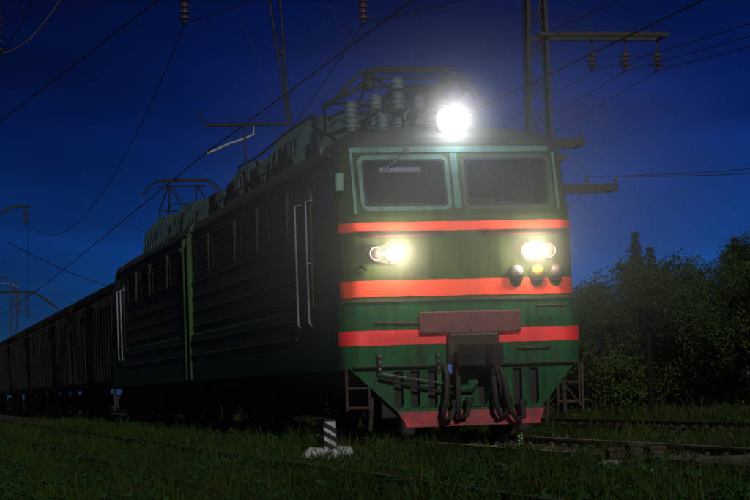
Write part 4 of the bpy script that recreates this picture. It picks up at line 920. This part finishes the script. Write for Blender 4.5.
plant('tree','broadleaf_tree',tree[1],18.3,26.8,1.16,'tall broad tree with a dark crown at the right edge','tallest trees at the right')
plant('tree','broadleaf_tree',tree[0],17.8,23.2,1.04,'tree cut by the right edge beside the tallest crown','tallest trees at the right')
plant('tree','spruce_tree',spr[0],17.5,45.0,.90,'tall pointed spruce alone against the sky right of the engine','spruces')
plant('tree','spruce_tree',spr[1],17.4,43.2,.92,'smaller spruce just right of the tall pointed one','spruces')
plant('tree','spruce_tree',spr[1],18.6,38.6,.96,'spruce in the middle of the tree line','spruces')

# ------------------------------------------------------------------ night haze
hz = MB(); hz.box((-420,-220,-1.6),(420,620,13.5)); ho = hz.obj('haze','wire',kind='stuff')
hm = bpy.data.materials.new('night_haze'); hm.use_nodes = True; n_ = hm.node_tree.nodes; n_.remove(n_['Principled BSDF'])
pv = n_.new('ShaderNodeVolumePrincipled'); pv.inputs['Color'].default_value = (1,0.93,0.82,1); pv.inputs['Density'].default_value = 0.0003; pv.inputs['Anisotropy'].default_value = 0.5
hm.node_tree.links.new(pv.outputs[0], n_['Material Output'].inputs['Volume']); ho.data.materials[0] = hm

# thin mist added before the engine to imitate the wide glow of its lamps
mi = MB(); mi.lathe([(0.0,-1.0),(.5,-.866),(.866,-.5),(1.0,0.0),(.866,.5),(.5,.866),(0.0,1.0)],(0,0,0),(0,0,1),20)
mo = mi.obj('glow_mist','wire',kind='stuff'); mo.location = (0.05,-0.7,3.1); mo.scale = (4.8,3.6,3.2)
mm = bpy.data.materials.new('lamp_glow_mist'); mm.use_nodes = True; n_ = mm.node_tree.nodes; l_ = mm.node_tree.links; n_.remove(n_['Principled BSDF'])
pv = n_.new('ShaderNodeVolumePrincipled'); pv.inputs['Color'].default_value = (0.78,0.89,1.0,1); pv.inputs['Anisotropy'].default_value = 0.3
tcm = n_.new('ShaderNodeTexCoord'); ln2 = n_.new('ShaderNodeVectorMath'); ln2.operation = 'LENGTH'; l_.new(tcm.outputs['Object'], ln2.inputs[0])
mr = n_.new('ShaderNodeMapRange'); mr.interpolation_type = 'SMOOTHSTEP'; mr.inputs[1].default_value = 0.0; mr.inputs[2].default_value = 0.98; mr.inputs[3].default_value = 0.09; mr.inputs[4].default_value = 0.0
l_.new(ln2.outputs['Value'], mr.inputs[0]); l_.new(mr.outputs[0], pv.inputs['Density']); l_.new(pv.outputs[0], n_['Material Output'].inputs['Volume'])
mo.data.materials[0] = mm

# denser mist close round each warm lamp, added to imitate its halo
bl = MB(); bl.lathe([(0.0,-1.0),(.5,-.866),(.866,-.5),(1.0,0.0),(.866,.5),(.5,.866),(0.0,1.0)],(0,0,0),(0,0,1),16); bme = bl.mesh('glow_mist')
bm2 = bpy.data.materials.new('close_glow_mist'); bm2.use_nodes = True; n_ = bm2.node_tree.nodes; l_ = bm2.node_tree.links; n_.remove(n_['Principled BSDF'])
pv = n_.new('ShaderNodeVolumePrincipled'); pv.inputs['Color'].default_value = (1.0,0.97,0.92,1); pv.inputs['Anisotropy'].default_value = 0.2
tcm = n_.new('ShaderNodeTexCoord'); ln2 = n_.new('ShaderNodeVectorMath'); ln2.operation = 'LENGTH'; l_.new(tcm.outputs['Object'], ln2.inputs[0])
mr = n_.new('ShaderNodeMapRange'); mr.interpolation_type = 'SMOOTHSTEP'; mr.inputs[1].default_value = 0.0; mr.inputs[2].default_value = 0.97; mr.inputs[3].default_value = 0.34; mr.inputs[4].default_value = 0.0
l_.new(ln2.outputs['Value'], mr.inputs[0]); l_.new(mr.outputs[0], pv.inputs['Density']); l_.new(pv.outputs[0], n_['Material Output'].inputs['Volume'])
bme.materials.append(bm2)
for p_,r_ in (((0.02,0.15,4.20),.80),((-0.92,-0.35,2.43),.62),((0.93,-0.35,2.43),.62)):
    o = bpy.data.objects.new('glow_mist', bme); C.objects.link(o); o.location = p_; o.scale = (r_,r_,r_); o['kind'] = 'stuff'
